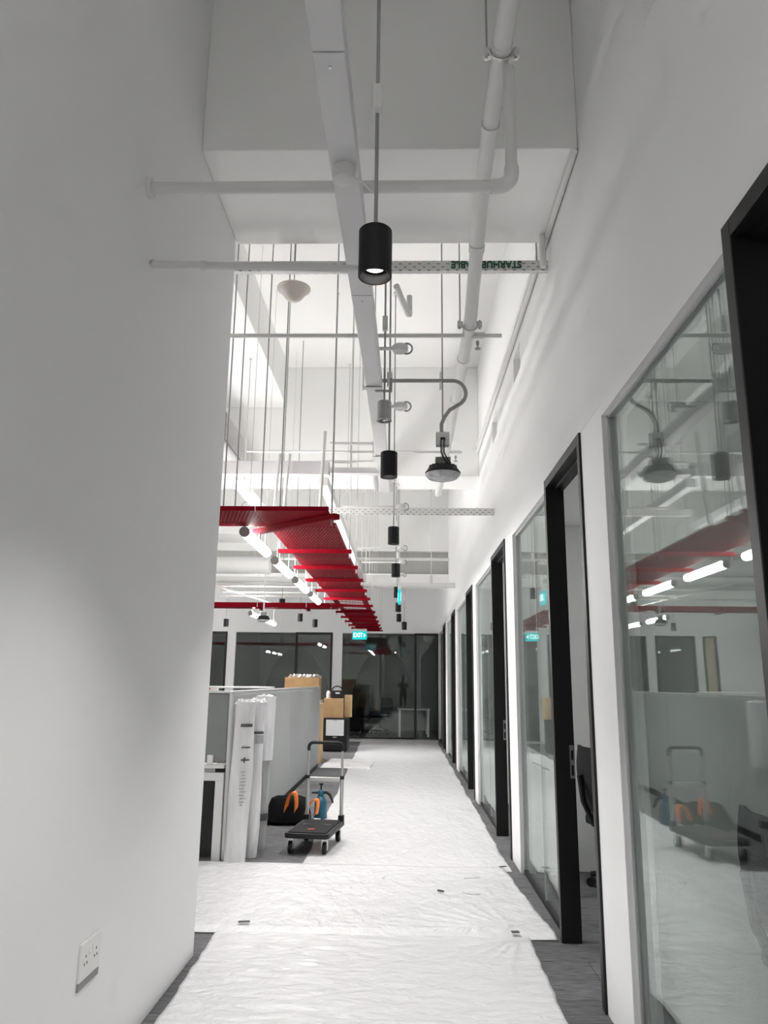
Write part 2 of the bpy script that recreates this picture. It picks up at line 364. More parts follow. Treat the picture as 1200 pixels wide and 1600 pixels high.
# cross beams and long downstands under the slab
def beam(n, x0, x1, y0, y1, z0, m='ceil', label=None):
    o = struct(MB().box(x0, x1, y0, y1, z0, SLAB).build('beam_%d' % n, m, bevel=0.006))
    if label: o['label'] = label; o['category'] = 'beam'
beam(1, LW, W, 3.59, 4.5, 4.28, label='deep white beam crossing the corridor near the camera')
beam(2, XL, -1.5, 4.5, 9.1, 4.85, label='long white downstand on the left of the slab')
beam(3, XL, W, 9.1, 9.75, 3.95, label='white beam crossing behind the high-bay lamp')
struct(MB().box(XL, W, 15.6, 16.1, 4.12, SLAB).box(XL, W, 15.75, 16.1, 3.64, 4.12).box(XL, W, 15.6, 16.1, 3.4, 3.64).build('beam_4', 'ceil'), 'far white bulkhead with a grey recessed strip', 'beam')
struct(MB().box(XL, W, 15.74, 15.75, 3.64, 4.12).build('trim_6', 'greypanel'))
# cornice conduits along the right wall under the beam level
tag(MB().tube([(W-0.02, 3.59, 4.26), (W-0.02, 9.1, 4.26)], 0.018, 10).build('wall_conduit', 'galv', smooth=True), 'thin white conduit running along the top of the right wall', 'conduit')
tag(MB().tube([(W-0.016, 4.5, 4.36), (W-0.016, 9.1, 4.36)], 0.015, 10).build('wall_conduit', 'galv', smooth=True), 'upper white conduit on the right wall past the near beam', 'conduit')

# far wall with glazed rooms behind it
FH = 2.73
fo = [(-6.35, -5.98, 0, FH), (-5.78, -4.73, 0, FH), (-4.5, -1.89, 0, FH), (-1.63, W, 0, FH)]
struct(holed(MB(), 'y', FAR, FAR+0.12, XL, W+0.12, 0, SLAB, fo).build('wall_far', 'wall'), 'white end wall above the dark glazed rooms', 'wall')
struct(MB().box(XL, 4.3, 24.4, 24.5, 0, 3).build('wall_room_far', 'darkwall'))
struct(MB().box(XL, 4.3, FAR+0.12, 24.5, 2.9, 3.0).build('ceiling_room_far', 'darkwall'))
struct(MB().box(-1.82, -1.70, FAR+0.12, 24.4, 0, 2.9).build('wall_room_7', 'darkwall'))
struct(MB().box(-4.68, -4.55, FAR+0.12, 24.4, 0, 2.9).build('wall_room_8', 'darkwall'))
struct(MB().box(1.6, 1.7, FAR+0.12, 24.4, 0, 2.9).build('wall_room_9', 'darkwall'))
def far_pane(n, x0, x1, m='glass'):
    t = struct(bpy.data.objects.new('window_%d' % n, None)); C.objects.link(t); t.location = ((x0+x1)/2, FAR+0.04, 0); l = (x1-x0)/2
    MB().box(-l+0.01, l-0.01, 0, 0.012, 0.04, FH-0.015).build('pane', m, t)
    MB().box(-l, l, -0.01, 0.025, 0, 0.04).build('sill_channel', 'black', t)
    MB().box(-l, l, -0.01, 0.025, FH-0.015, FH).build('head_channel', 'alu', t)
def far_door(n, x0, x1, leaf='glass'):
    t = struct(bpy.data.objects.new('door_%d' % n, None)); C.objects.link(t); t.location = ((x0+x1)/2, FAR, 0); l = (x1-x0)/2
    MB().box(-l, -l+0.055, -0.012, 0.1, 0, FH).build('jamb', 'black', t)
    MB().box(l-0.055, l, -0.012, 0.1, 0, FH).build('jamb', 'black', t)
    MB().box(-l+0.055, l-0.055, -0.012, 0.1, FH-0.055, FH).build('frame_head', 'black', t)
    MB().box(-l+0.055, l-0.055, 0.03, 0.042, 0.01, FH-0.055).build('door_leaf', leaf, t)
far_pane(7, -4.5, -2.89); far_door(7, -2.89, -1.89); far_pane(8, -1.63, 0.30); far_door(8, 0.30, W)
far_door(9, -5.78, -4.73); far_door(10, -6.35, -5.98, 'wood')
def shade_arch(cx, w_, h, label):  # dark arch shape imitates a curved shade edge on the back wall
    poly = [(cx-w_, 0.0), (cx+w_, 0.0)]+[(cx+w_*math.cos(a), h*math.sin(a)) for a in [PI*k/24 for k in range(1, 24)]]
    tag(MB().prism(poly, 'y', 24.36, 24.399).build('painted_shade_arch', 'archshade'), label, 'panel', )
shade_arch(-3.35, 1.15, 2.5, 'painted shade arch on the back wall of the left glazed room')
shade_arch(-0.62, 1.07, 2.5, 'painted shade arch on the back wall of the room at the corridor end')

# ------------------------------------------------------------------ plastic floor sheets
def sheet(name, m, corners, nx, ny, amp, fx, fy, seed, label, z0=0.004, edge=0.02, creases=()):
    # corners: near-left, near-right, far-right, far-left
    a, b, c, d = [Vector((*p, 0)) for p in corners]; v = []; f = []
    for j in range(ny+1):
        t = j/ny; L = a.lerp(d, t); R = b.lerp(c, t)
        for i in range(nx+1):
            s = i/nx; p = L.lerp(R, s)
            e = edge*noise.noise(Vector((seed, p.y*2.3, 0)))+0.4*edge*noise.noise(Vector((seed, p.y*9, 3)))
            ex = edge*noise.noise(Vector((p.x*2.1, seed, 5)))
            x = p.x+e*(1-2*s if s in (0, 1) else (1-2*s)); y = p.y+ex*(1-2*t)
            q = Vector((x*fx, y*fy, seed))
            h = amp*(0.6+noise.noise(q)+0.5*noise.noise(q*2.7)+0.25*abs(noise.noise(q*6.1)))
            cm = 0.0
            for (cx, cy, dx, dy, wd, ht, ln) in creases:
                u = (x-cx)*dx+(y-cy)*dy; k = (x-cx)*-dy+(y-cy)*dx
                if 0 < u < ln: cm = max(cm, ht*math.exp(-(k/wd)**2)*(1-u/ln)*min(1, u/0.12+0.2))
            h += cm
            ed = min(1.0, min(t, 1-t)*ny/6.0)
            v.append((x, y, 0.004+(z0-0.004)*ed+max(0, h)*(0.25+0.75*ed)))
    for j in range(ny):
        for i in range(nx):
            n = j*(nx+1)+i; f.append((n, n+1, n+nx+2, n+nx+1))
    mb = MB(); mb.v = v; mb.f = f
    o = mb.build(name, m, smooth=True)
    md = o.modifiers.new('solid', 'SOLIDIFY'); md.thickness = 0.0012; md.offset = 1
    return tag(o, label, 'sheet', 'white protective sheets on the floor')
fan = []
for k in range(7):
    an = math.radians(100+k*13); fan.append((0.66, 4.95, math.cos(an), math.sin(an), 0.018, 0.012, 0.9))
fan2 = []
for k in range(5):
    an = math.radians(195+k*16); fan2.append((0.66, 4.82, math.cos(an), math.sin(an), 0.016, 0.010, 0.8))
sheet('floor_sheet', 'sheet_near', [(-1.0, 1.2), (0.70, 1.2), (0.74, 4.95), (-1.09, 4.95)], 110, 220, 0.004, 2.2, 4.5, 1.3,
      'white plastic sheet nearest the camera on the corridor floor', creases=fan2)
sheet('floor_sheet', 'sheet_far', [(-0.80, 6.45), (0.86, 6.45), (0.86, 20.3), (-1.05, 20.3)], 110, 360, 0.004, 4.5, 1.2, 7.7,
      'long white plastic sheet running down the corridor to the far glass')
sheet('floor_sheet', 'sheet_cross', [(-3.6, 4.86), (0.90, 4.84), (0.80, 6.58), (-3.6, 6.66)], 260, 110, 0.004, 3.0, 3.0, 4.1,
      'white plastic sheet laid crosswise over the other two sheets', z0=0.016, creases=fan)
sheet('floor_sheet', 'sheet_cross', [(-1.42, 13.55), (-0.55, 13.5), (-0.5, 15.1), (-1.35, 15.2)], 40, 60, 0.01, 4.0, 4.0, 9.1,
      'small crumpled white sheet beside the end of the partition row', z0=0.012)
sheet('floor_sheet', 'sheet_cross', [(-1.9, 19.55), (0.9, 19.5), (0.91, 20.4), (-1.9, 20.4)], 80, 30, 0.004, 4.0, 4.0, 5.1,
      'white sheet lying across the foot of the far glass wall', z0=0.018)
for i, (x, y, rz, l, wd) in enumerate([(0.665, 4.88, 0.1, 0.045, 0.035), (0.80, 6.5, 0.5, 0.06, 0.03), (-0.95, 4.97, 0.2, 0.07, 0.03)]):
    o = MB().box(-l/2, l/2, -wd/2, wd/2, 0, 0.004).build('tape_patch', 'tape', bevel=0.001); o.location = (x, y, 0.03); o.rotation_euler.z = rz
    tag(o, ['dark tape patch at the right corner of the near sheet', 'dark tape patch at the right corner of the far sheet', 'dark tape patch near the white wall corner'][i], 'tape')
for i, (x, y, pts) in enumerate([(-0.12, 6.0, [(0, 0), (-0.02, 0.03), (-0.03, 0.07), (0.0, 0.1)]), (0.25, 5.75, [(0, 0), (0.04, -0.025)]), (0.42, 5.72, [(0, 0), (0.03, -0.05), (0.1, -0.06), (0.12, -0.04)]), (0.46, 6.1, [(0, 0), (0.07, 0.01), (0.12, 0.03)])]):
    o = MB().tube([(p[0], p[1], 0.004) for p in pts], 0.0022 if i != 1 else 0.007, 6).build('plastic_scrap', 'tape' if i == 1 else 'greywrap'); o.location = (x, y, 0.03)
    tag(o, ['thin curled scrap in the middle of the crosswise sheet', 'stubby black scrap on the crosswise sheet', 'zigzag scrap right of the stubby black one', 'thin straight scrap close to the seam of the far sheet'][i], 'scrap')

# ------------------------------------------------------------------ cylinder pendants
def pendant(z, top=SLAB, m='lampblack', lit=True, r=0.055, h=0.168, power=None):
    t = thing('pendant_lamp', '', 'lamp', (0, 0, z))
    MB().lathe([(r*0.88, 0.0), (r, 0.0), (r, h-0.004), (r-0.004, h), (0.012, h)], 32).lathe([(r*0.88, 0), (r*0.86, 0.034), (r*0.58, 0.036)], 32).build('housing', m, t, smooth=True)
    MB().lathe([(r*0.6, 0.0), (r*0.6, 0.004)], 24, (0, 0, 0.034), True, True).build('lens', 'lampdisc' if lit else 'chrome', t, smooth=True)
    MB().tube([(0, 0, h-0.002), (0, 0, top-z)], 0.0065, 8).build('rod', 'rod', t, smooth=True)
    MB().lathe([(0.03, -0.03), (0.03, 0.0)], 20, (0, 0, top-z), True, True).build('ceiling_rose', 'galv', t, smooth=True)
    MB().box(-0.018, 0.018, -0.03, 0.005, 0.62, 0.72).build('rod_clip', 'galv', t, bevel=0.004)
    if lit:
        L = bpy.data.lights.new('lamp_beam', 'SPOT'); L.energy = power or SPOT_W; L.spot_size = math.radians(102); L.spot_blend = 1.0; L.shadow_soft_size = 0.025
        L.color = (1.0, 0.985, 0.955)
        lo = bpy.data.objects.new('lamp_beam', L); C.objects.link(lo); lo.parent = t; lo.location = (0, 0, 0.004)
    return t
LX = -0.10; LZ = 2.745
lamps = [(-2.70, 'black cylinder pendant behind the camera over the corridor'), (-0.22, 'black cylinder pendant just behind the camera'),
         (2.25, 'largest black cylinder pendant with its white disc showing, nearest the camera'),
         (4.74, 'black cylinder pendant hanging left of the round high-bay lamp'), (7.18, 'black cylinder pendant below the second perforated tray, third in the corridor row'),
         (9.5, 'black cylinder pendant, fourth in the corridor row'), (11.9, 'black cylinder pendant, fifth in the corridor row, by the hanging sign'),
         (14.35, 'black cylinder pendant, sixth in the corridor row'), (16.75, 'farthest black cylinder pendant in front of the end wall')]
proto = None
for y, lab in lamps:
    if proto is None: proto = pendant(LZ); t = proto
    elif ceil_z(LX, y) < SLAB: t = pendant(LZ, top=ceil_z(LX, y))
    else: t = copy_tree(proto)
    t.location = (LX, y, LZ); t['label'] = lab; t['group'] = 'black pendants in a row along the corridor'

spots2 = [(-2.22, 13.82, 2.744, 'black pendant right above the rear red tray in the left office'), (-2.271, 16.700, 2.728, 'black pendant left of the paired one in front of the end wall'),
          (-1.920, 16.533, 2.594, 'black pendant right of the paired one in front of the end wall'), (-3.883, 16.616, 2.594, 'leftmost black pendant above the white column of the end wall'),
          (0.017, 16.366, 2.544, 'lowest small black pendant at the end of the corridor row')]
for i, (x, y, z, lab) in enumerate(spots2):
    t = pendant(z, top=ceil_z(x, y), power=SPOT_W*0.6); t.location = (x, y, z); t['label'] = lab; t['group'] = 'black pendants by the end wall'
# grey lamp on a bracket
t = pendant(3.08, top=ceil_z(-0.12, 4.6), m='silverlamp', lit=False, r=0.046, h=0.13); t.location = (-0.131, 4.6, 3.08)
t['label'] = 'silver grey cylinder pendant, unlit, under the white trunking'
MB().box(-0.06, 0.05, -0.01, 0.01, 0.20, 0.21).box(0.035, 0.05, -0.01, 0.01, 0.21, 0.29).build('bracket', 'rod', t)
t2 = MB().lathe([(0.05, 0), (0.035, 0.02), (0.01, 0.012)], 24).build('reflector_rim', 'chrome', t, smooth=True)

# round junction boxes with a conduit and cable loop beside each pendant
def junction(y, z, xl, label, side=0.07):
    t = thing('junction_box', label, 'junction box', (LX+side, y, z), group='junction boxes beside the pendants')
    MB().lathe([(0.045, -0.02), (0.05, -0.01), (0.05, 0.015), (0.035, 0.025)], 20, (0, 0, 0), True, True).build('box', 'galv', t, smooth=True)
    MB().tube([(xl-LX-side, 0, 0.0), (-0.04, 0, 0.0)], 0.012, 8).build('conduit', 'galv', t, smooth=True)
    MB().tube(arc((0.04, 0, 0.0), 0.035, PI*0.6, -PI*0.6, 10), 0.006, 6).build('cable_loop', 'greyconduit', t, smooth=True)
for y, z, xl, lab in [(7.231, 3.128, -0.601, 'white round junction box above the third black pendant'), (9.586, 3.128, -0.601, 'white round junction box above the fourth black pendant'),
                      (10.771, 3.128, -0.601, 'white round junction box between the fourth and fifth pendants'), (12.024, 3.128, -0.601, 'white round junction box above the fifth black pendant'),
                      (4.384, 3.479, -0.200, 'grey junction plate with a cable loop above the silver lamp'), (5.177, 3.396, -0.200, 'grey junction plate with a cable loop beside the silver lamp')]:
    junction(y, z, xl, lab)

# ------------------------------------------------------------------ white trunking overhead
t = thing('cable_trunking', 'white square cable trunking running along the corridor ceiling beside the pendants', 'trunking', (0, 0, 0))
TZ = 3.36
jts = [(-4, -0.245), (1.98, -0.243), (3.5, -0.222), (4.72, -0.205), (6.25, -0.20), (7.6, -0.20)]
for (ya, xa), (yb, xb) in zip(jts[:-1], jts[1:]):
    g = 0.003; h = 0.052
    MB().hexa([(xa-h, ya+g, TZ), (xa+h, ya+g, TZ), (xb-h, yb-g, TZ), (xb+h, yb-g, TZ), (xa-h, ya+g, TZ+0.1), (xa+h, ya+g, TZ+0.1), (xb-h, yb-g, TZ+0.1), (xb+h, yb-g, TZ+0.1)]).build('section', 'trunk', t, bevel=0.003)
    MB().lathe([(0.006, -0.003), (0.006, 0.001)], 10, (xa, ya+0.06, TZ), True, True).build('screw', 'steel', t)
for y, x in ((1.0, -0.24), (4.72, -0.205), (6.3, -0.2)):
    MB().box(x-0.075, x+0.06, y-0.02, y+0.02, TZ-0.012, TZ-0.004).box(x-0.075, x-0.067, y-0.02, y+0.02, TZ-0.004, TZ+0.16).build('bracket', 'galv', t)
    MB().tube([(x-0.071, y, TZ+0.15), (x-0.071, y, SLAB)], 0.005, 6).build('threaded_rod', 'rod', t)
t = thing('ceiling_sensor', 'white round sensor fixed under the trunking above the nearest pendant', 'sensor', (-0.235, 2.53, TZ))
MB().lathe([(0.03, -0.055), (0.042, -0.05), (0.046, -0.02), (0.046, 0)], 28, (0, 0, 0), True, True).build('base', 'galv', t, smooth=True)
MB().tube([(0.0, -0.04, -0.04), (0.03, -0.05, -0.07), (0.075, 0.0, -0.06), (0.1, 0.1, -0.02)], 0.005, 6).build('cable', 'galv', t, smooth=True)

# ------------------------------------------------------------------ main pipe and branches
t = thing('sprinkler_main', 'thick white sprinkler pipe running along the corridor ceiling on the right', 'pipe', (0.42, 2.88, 4.19))
PP = [(0, -7, 0), (0, 0.12, 0), (0, 0.82, -0.07), (0, 1.58, -0.45), (0, 1.75, -0.47), (0, 6.18, -0.47)]
MB().tube(PP, 0.041, 16).build('pipe', 'galv', t, smooth=True)
def main_z(y):
    for (a, b) in zip(PP[:-1], PP[1:]):
        if a[1] <= y <= b[1]: return a[2]+(b[2]-a[2])*(y-a[1])/(b[1]-a[1])
for y in (-0.06, 0.40, 1.15, 2.2, 3.0):
    MB().tube([(0, y-0.018, main_z(y-0.018)), (0, y+0.018, main_z(y+0.018))], 0.047, 20).build('coupling', 'galv', t, smooth=True)
for y in (-0.02, 1.68):
    z = main_z(y)
    for s in (-1, 1):
        MB().box(s*0.062-0.018, s*0.062+0.018, y-0.012, y+0.012, z-0.02, z+0.02).lathe([(0.009, -0.03), (0.009, 0.03)], 8, (s*0.066, y, z), True, True).build('clamp_ear', 'steel', t)
    MB().tube([(-0.062, y, z+0.02), (-0.062, y, ceil_z(0.36, y+2.88)-4.19)], 0.005, 6).build('threaded_rod', 'rod', t)
    MB().tube([(-0.06, y-0.025, z)]+arc((0, y-0.025, z), 0.056, PI, 2*PI, 10)+[(0.06, y-0.025, z)], 0.006, 6).build('u_clamp', 'steel', t, smooth=True)
t = thing('branch_pipe', 'white pipe dropping from the sprinkler main and crossing into the left wall', 'pipe', (0.455, 2.88, 3.535))
r0 = 0.06
MB().tube([(0, 0, 0.6), (0, 0, r0)]+arc((-r0, 0, r0), r0, 0, -PI/2, 6)+[(-1.574, 0, 0.0)], 0.026, 14).build('pipe', 'galv', t, smooth=True)
MB().tube([(0, 0, r0+0.03), (0, 0, r0)]+arc((-r0, 0, r0), r0, 0, -PI/2, 6)+[(-r0-0.03, 0, 0)], 0.032, 14).build('elbow', 'galv', t, smooth=True)
MB().tube([(-1.575, 0, 0), (-1.555, 0, 0)], 0.042, 18).build('wall_flange', 'galv', t, smooth=True)
tag(MB().tube([(LW+0.002, 2.99, 3.235), (-0.2, 2.99, 3.21)], 0.017, 12).tube([(-0.9, 2.99, 3.2284), (-0.88, 2.99, 3.2279)], 0.021, 12).build('branch_pipe', 'galv', smooth=True), 'thin white pipe entering the left wall below the thicker crossing pipe', 'pipe')
def branch(y, x0, x1, z, r, sx, label):
    t = thing('branch_pipe', label, 'pipe', (0, y, z))
    MB().tube([(x0, 0, 0), (x1, 0, 0)], r, 12).build('pipe', 'galv', t, smooth=True)
    MB().tube([(sx-0.045, 0, 0), (sx+0.045, 0, 0)], r*1.6, 12).build('tee', 'galv', t, smooth=True)
    h = MB().lathe([(0.011, -0.04), (0.011, -0.065), (0.005, -0.07), (0.005, -0.09), (0.02, -0.092), (0.02, -0.096)], 12, (sx, 0, 0), True, True).build('sprinkler_head', 'rod', t, smooth=True)
branch(4.66, -1.6, 0.64, 3.70, 0.014, 0.48, 'thin white sprinkler branch with a drop head, nearer of two across the ceiling')
branch(7.33, -1.6, 0.58, 3.72, 0.012, 0.515, 'thin white sprinkler branch farther back behind the high-bay lamp')
tag(MB().tube([(-6.5, 13.7, 3.17), (W, 13.7, 3.17)], 0.045, 14).build('cross_pipe', 'galv', smooth=True), 'white round pipe crossing the far end of the corridor ceiling', 'pipe')
tag(MB().tube([(-6.5, 15.3, 3.9), (W, 15.3, 3.9)], 0.03, 12).build('cross_pipe', 'galv', smooth=True), 'white pipe in front of the grey bulkhead strip', 'pipe')
tag(MB().tube([(0.5, 13.68, 3.2), (0.5, 13.68, SLAB)], 0.008, 8).tube([(0.5, 13.68, 3.19), (0.5, 13.68, 3.34)], 0.025, 10).build('pipe_hanger', 'whiterod', smooth=True), 'white hanger rod carrying the far crossing pipe', 'hanger')

# perforated trays across the corridor
def cross_tray(y, z, x0, x1, h, d, label):
    t = thing('perforated_tray', label, 'cable tray', ((x0+x1)/2, y, z)); l = (x1-x0)/2
    MB().box(-l, l, 0, 0.0016, 0, h).build('front_side', 'whiteperf', t)
    MB().box(-l, l, d, d+0.0016, 0, h).build('back_side', 'whiteperf', t)
    MB().box(-l, l, 0.0016, d, 0, 0.0016).build('tray_base', 'trunk', t)
    return t
t = cross_tray(4.50, 4.085, -3.0, W, 0.07, 0.04, 'white perforated tray with upside-down green lettering behind the near beam')
text('STARHUB CABLE', 0.07, 'green', t, (0.53+1.035, -0.003, 0.042), (PI/2, PI, 0), width=0.46)
for x in (0.3, 1.9):
    MB().tube([(x, 0.03, 0), (x, 0.03, SLAB-4.085)], 0.006, 6).build('threaded_rod', 'rod', t)
cross_tray(7.63, 3.14, -1.0, W, 0.07, 0.04, 'white perforated tray crossing in front of the third pendant')
tag(MB().tube([(-0.06, 4.62, 4.04), (0.02, 4.9, 3.98), (0.03, 4.95, 4.0), (0.03, 4.96, 4.15)], 0.022, 10).build('pipe_elbow', 'galv', smooth=True), 'short bent white pipe under the lettered tray beside the nearest pendant', 'pipe')
tag(MB().tube([(0.88, 4.4, 4.05), (0.88, 4.4, 4.27)], 0.02, 10).build('pipe_stub', 'galv', smooth=True), 'short upright pipe stub at the right end of the lettered tray', 'pipe')

# ------------------------------------------------------------------ antenna dome
t = thing('antenna_dome', 'cream mushroom-shaped antenna dome hanging under the lettered tray', 'antenna', (-0.77, 4.75, 4.075))
MB().lathe([(0.0, -0.075), (0.035, -0.07), (0.06, -0.05), (0.085, -0.012), (0.10, 0.01)], 32, (0, 0, 0), False, False).build('dome', 'antenna', t, smooth=True)
MB().lathe([(0.10, 0.008), (0.114, 0.012), (0.116, 0.022), (0.10, 0.03), (0.0, 0.032)], 32).build('rim', 'antenna', t, smooth=True)
MB().tube([(0, 0, 0.03), (0, 0, SLAB-4.075)], 0.004, 6).build('cable', 'rod', t)

# ------------------------------------------------------------------ high-bay lamps
def highbay(loc, label, full=True, s=1.0):
    t = thing('high_bay_lamp', label, 'lamp', loc)
    MB().lathe([(0.0, -0.045*s), (0.07*s, -0.043*s), (0.115*s, -0.03*s), (0.138*s, -0.004*s), (0.14*s, 0.004)], 40).build('lens', 'frosted', t, smooth=True)
    MB().lathe([(0.14*s, 0.004), (0.142*s, 0.014), (0.13*s, 0.03), (0.11*s, 0.06), (0.10*s, 0.062), (0.06*s, 0.075), (0.0, 0.075)], 40).build('housing', 'lampblack', t, smooth=True)
    fins = MB()
    for k in range(18):
        a = 2*PI*k/18; ca, sa = math.cos(a), math.sin(a)
        fins.tube([(0.06*s*ca, 0.06*s*sa, 0.075), (0.112*s*ca, 0.112*s*sa, 0.066)], 0.005, 4)
    fins.build('cooling_fins', 'lampblack', t)
    MB().box(-0.06*s, 0.06*s, -0.05*s, 0.05*s, 0.074, 0.135).build('driver_box', 'capgrey', t, bevel=0.004)
    return t
HB = 0.838
t = highbay((0.256, 4.86, 2.797), 'round black high-bay lamp with clear ribbed lens, unlit, hung from a curved conduit')
MB().tube([(0, 0, 0.135), (0, 0, 0.24)], 0.016, 10).build('stem', 'galv', t, smooth=True)
b = MB().box(-0.053, 0.053, -0.025, 0.025, 0.235, 0.35).build('terminal_box', 'greyconduit', t, bevel=0.004)
MB().box(-0.05, 0.05, -0.03, -0.025, 0.24, 0.345).build('box_cover', 'galv', b)
MB().box(-0.02, 0.02, -0.04, -0.03, 0.283, 0.298).build('cable_gland', 'blackplastic', b)
for dx in (-0.012, 0.012):
    MB().tube([(dx, -0.04, 0.29), (dx-0.005, -0.06, 0.25), (dx-0.004, -0.06, 0.17), (dx+0.02, -0.07, 0.11), (dx+0.05, -0.05, 0.08)], 0.005, 6).build('cable', 'blackplastic', t, smooth=True)
t.scale = (HB, HB, HB)
cv = [(-0.50, 0, 0.795), (0.06, 0, 0.795)]
cv += arc((0.08, 0, 0.685), 0.11, PI*0.46, -PI*0.30, 12)
cv += [(0.06, 0, 0.545), (0.02, 0, 0.49), (-0.01, 0, 0.42), (-0.008, 0, 0.36), (0.004, 0, 0.345)]
MB().tube(cv, 0.0155, 10).build('conduit', 'greyconduit', t, smooth=True)
MB().tube([(0.002, 0.02, 0.35), (0.002, 0.02, (SLAB-2.797)/HB)], 0.006, 8).build('threaded_rod', 'rod', t)
MB().box(-0.022, -0.008, -0.01, 0.03, 0.72, 0.87).build('rod_clip', 'galv', t)
t = highbay((-2.40, 13.0, 2.46), 'dark round high-bay lamp in the left office near the rear red tray', s=0.8)
MB().tube([(0, 0, 0.13), (0, 0, SLAB-2.46)], 0.012, 8).build('stem', 'galv', t, smooth=True)

# ------------------------------------------------------------------ red cable tray
RZ = 2.705
t = thing('red_cable_tray', 'red perforated cable tray turning the corner and running down beside the corridor', 'cable tray', (0, 0, RZ))
def tray_piece(x0, x1, y0, y1, along, name='tray_section', m='redperf'):
    b = MB().box(x0, x1, y0, y1, 0, 0.002).build(name, m, t)
    if along == 'y':
        MB().box(x0-0.003, x0, y0, y1, 0, 0.035).build('side_rail', 'red', b); MB().box(x1, x1+0.003, y0, y1, 0, 0.035).build('side_rail', 'red', b)
    else:
        MB().box(x0, x1, y0-0.003, y0, 0, 0.035).build('side_rail', 'red', b); MB().box(x0, x1, y1, y1+0.003, 0, 0.035).build('side_rail', 'red', b)
XA, XB = -1.128, -0.569
tray_piece(-3.0, XA-0.002, 5.568, 6.163, 'x')
tray_piece(XA, XB, 5.568, 6.163, 'x', 'corner_section', 'red')
ys = [6.167, 7.312, 9.475, 11.804]
for a, b_ in zip(ys[:-1], ys[1:]): tray_piece(XA, XB, a+0.004, b_-0.004, 'y')
# open ladder section: rails and rungs
MB().box(XA, XA+0.09, 11.804, 13.507, 0, 0.003).build('ladder_rail', 'red', t); MB().box(XB-0.09, XB, 11.804, 13.507, 0, 0.003).build('ladder_rail', 'red', t)
for k in range(9):
    y = 11.9+k*0.19; a = 0.05*(-1)**k
    MB().hexa([(XA+0.09, y-a, 0), (XB-0.09, y+a, 0), (XA+0.09, y-a+0.05, 0), (XB-0.09, y+a+0.05, 0), (XA+0.09, y-a, 0.003), (XB-0.09, y+a, 0.003), (XA+0.09, y-a+0.05, 0.003), (XB-0.09, y+a+0.05, 0.003)]).build('ladder_rung', 'red', t)
tray_piece(XA, XB, 13.511, 16.139, 'y'); tray_piece(XA, XB, 16.147, 18.855, 'y')
strut_y = [7.26, 8.32, 9.40, 10.50, 11.56, 12.64, 13.76, 14.88, 15.94, 17.01, 17.99, 18.83]
for y in strut_y:
    s = MB().box(XA-0.1, XB+0.06, y-0.02, y+0.02, -0.042, -0.002).build('strut', 'red', t, bevel=0.003)
    for x in (XA-0.08, XB+0.04):
        MB().tube([(x, y, -0.085), (x, y, ceil_z(x, y)-RZ)], 0.0055, 6).build('threaded_rod', 'whiterod' if x > -1 else 'rod', s)
# corner strut, set diagonally
p0, p1 = Vector((-1.264, 6.29, 0)), Vector((-0.512, 5.64, 0)); d = (p1-p0).normalized(); n = Vector((-d.y, d.x, 0))*0.03
s = MB().hexa([p0-n+Vector((0, 0, -0.045)), p0+n+Vector((0, 0, -0.045)), p1-n+Vector((0, 0, -0.045)), p1+n+Vector((0, 0, -0.045)), p0-n+Vector((0, 0, -0.003)), p0+n+Vector((0, 0, -0.003)), p1-n+Vector((0, 0, -0.003)), p1+n+Vector((0, 0, -0.003))]).build('strut', 'red', t, bevel=0.003)
for p in (p0.lerp(p1, 0.06), p0.lerp(p1, 0.94)):
    MB().tube([(p.x, p.y, -0.09), (p.x, p.y, SLAB-RZ)], 0.0065, 6).build('threaded_rod', 'rod', s)
for x, y in ((-1.38, 5.60), (-1.85, 5.60), (-1.41, 6.12), (-2.14, 6.12), (-0.97, 5.75)):
    MB().tube([(x, y, 0.0), (x, y, ceil_z(x, y)-RZ)], 0.006, 6).build('threaded_rod', 'rod', t)
t = thing('red_cable_tray', 'narrow red cable tray crossing the left office in the background', 'cable tray', (0, 13.27, RZ))
b = MB().box(-7.5, XA-0.03, 0, 0.30, 0, 0.002).build('tray_section', 'red', t)
MB().box(-7.5, XA-0.03, -0.003, 0, 0, 0.085).build('side_rail', 'red', b); MB().box(-7.5, XA-0.03, 0.30, 0.303, 0, 0.085).build('side_rail', 'red', b)
for x in (-1.7, -2.56, -3.6, -5.05):
    s = MB().box(x-0.03, x+0.03, -0.06, 0.36, -0.03, -0.002).build('strut', 'red', t)
    MB().tube([(x, -0.04, -0.05), (x, -0.04, SLAB-RZ)], 0.006, 6).build('threaded_rod', 'whiterod', s)

# white trunking and conduits round the red tray
def trunk(name, a, b_, wd, h, label, m='trunk', cat='trunking'):
    a, b_ = Vector(a), Vector(b_); d = (b_-a).normalized(); n = Vector((-d.y, d.x, 0)).normalized()*wd/2; u = Vector((0, 0, h))
    return tag(MB().hexa([a-n, a+n, b_-n, b_+n, a-n+u, a+n+u, b_-n+u, b_+n+u]).build(name, m, bevel=0.003), label, cat)
trunk('cable_trunking', (-0.775, 7.0, 3.28), (-0.775, 14.6, 3.28), 0.09, 0.09, 'white trunking following the red tray on its right')
trunk('cable_trunking', (-1.62, 6.9, 3.3), (-1.62, 9.05, 3.3), 0.10, 0.08, 'white trunking slanting away above the left end of the red tray')
trunk('cable_trunking', (-2.6, 6.8, 3.32), (-0.70, 6.8, 3.32), 0.10, 0.13, 'thick white trunking crossing above the red tray corner')
trunk('cable_trunking', (-0.695, 6.8, 3.335), (-0.24, 6.8, 3.335), 0.09, 0.055, 'thin white trunking between the thick one and the corridor trunking')
tag(MB().tube([(-0.92, 7.15, 3.50), (-0.8, 7.15, 3.56), (-0.3, 7.15, 3.56)], 0.016, 8).build('conduit', 'galv', smooth=True), 'bent white conduit over the thin trunking', 'conduit')
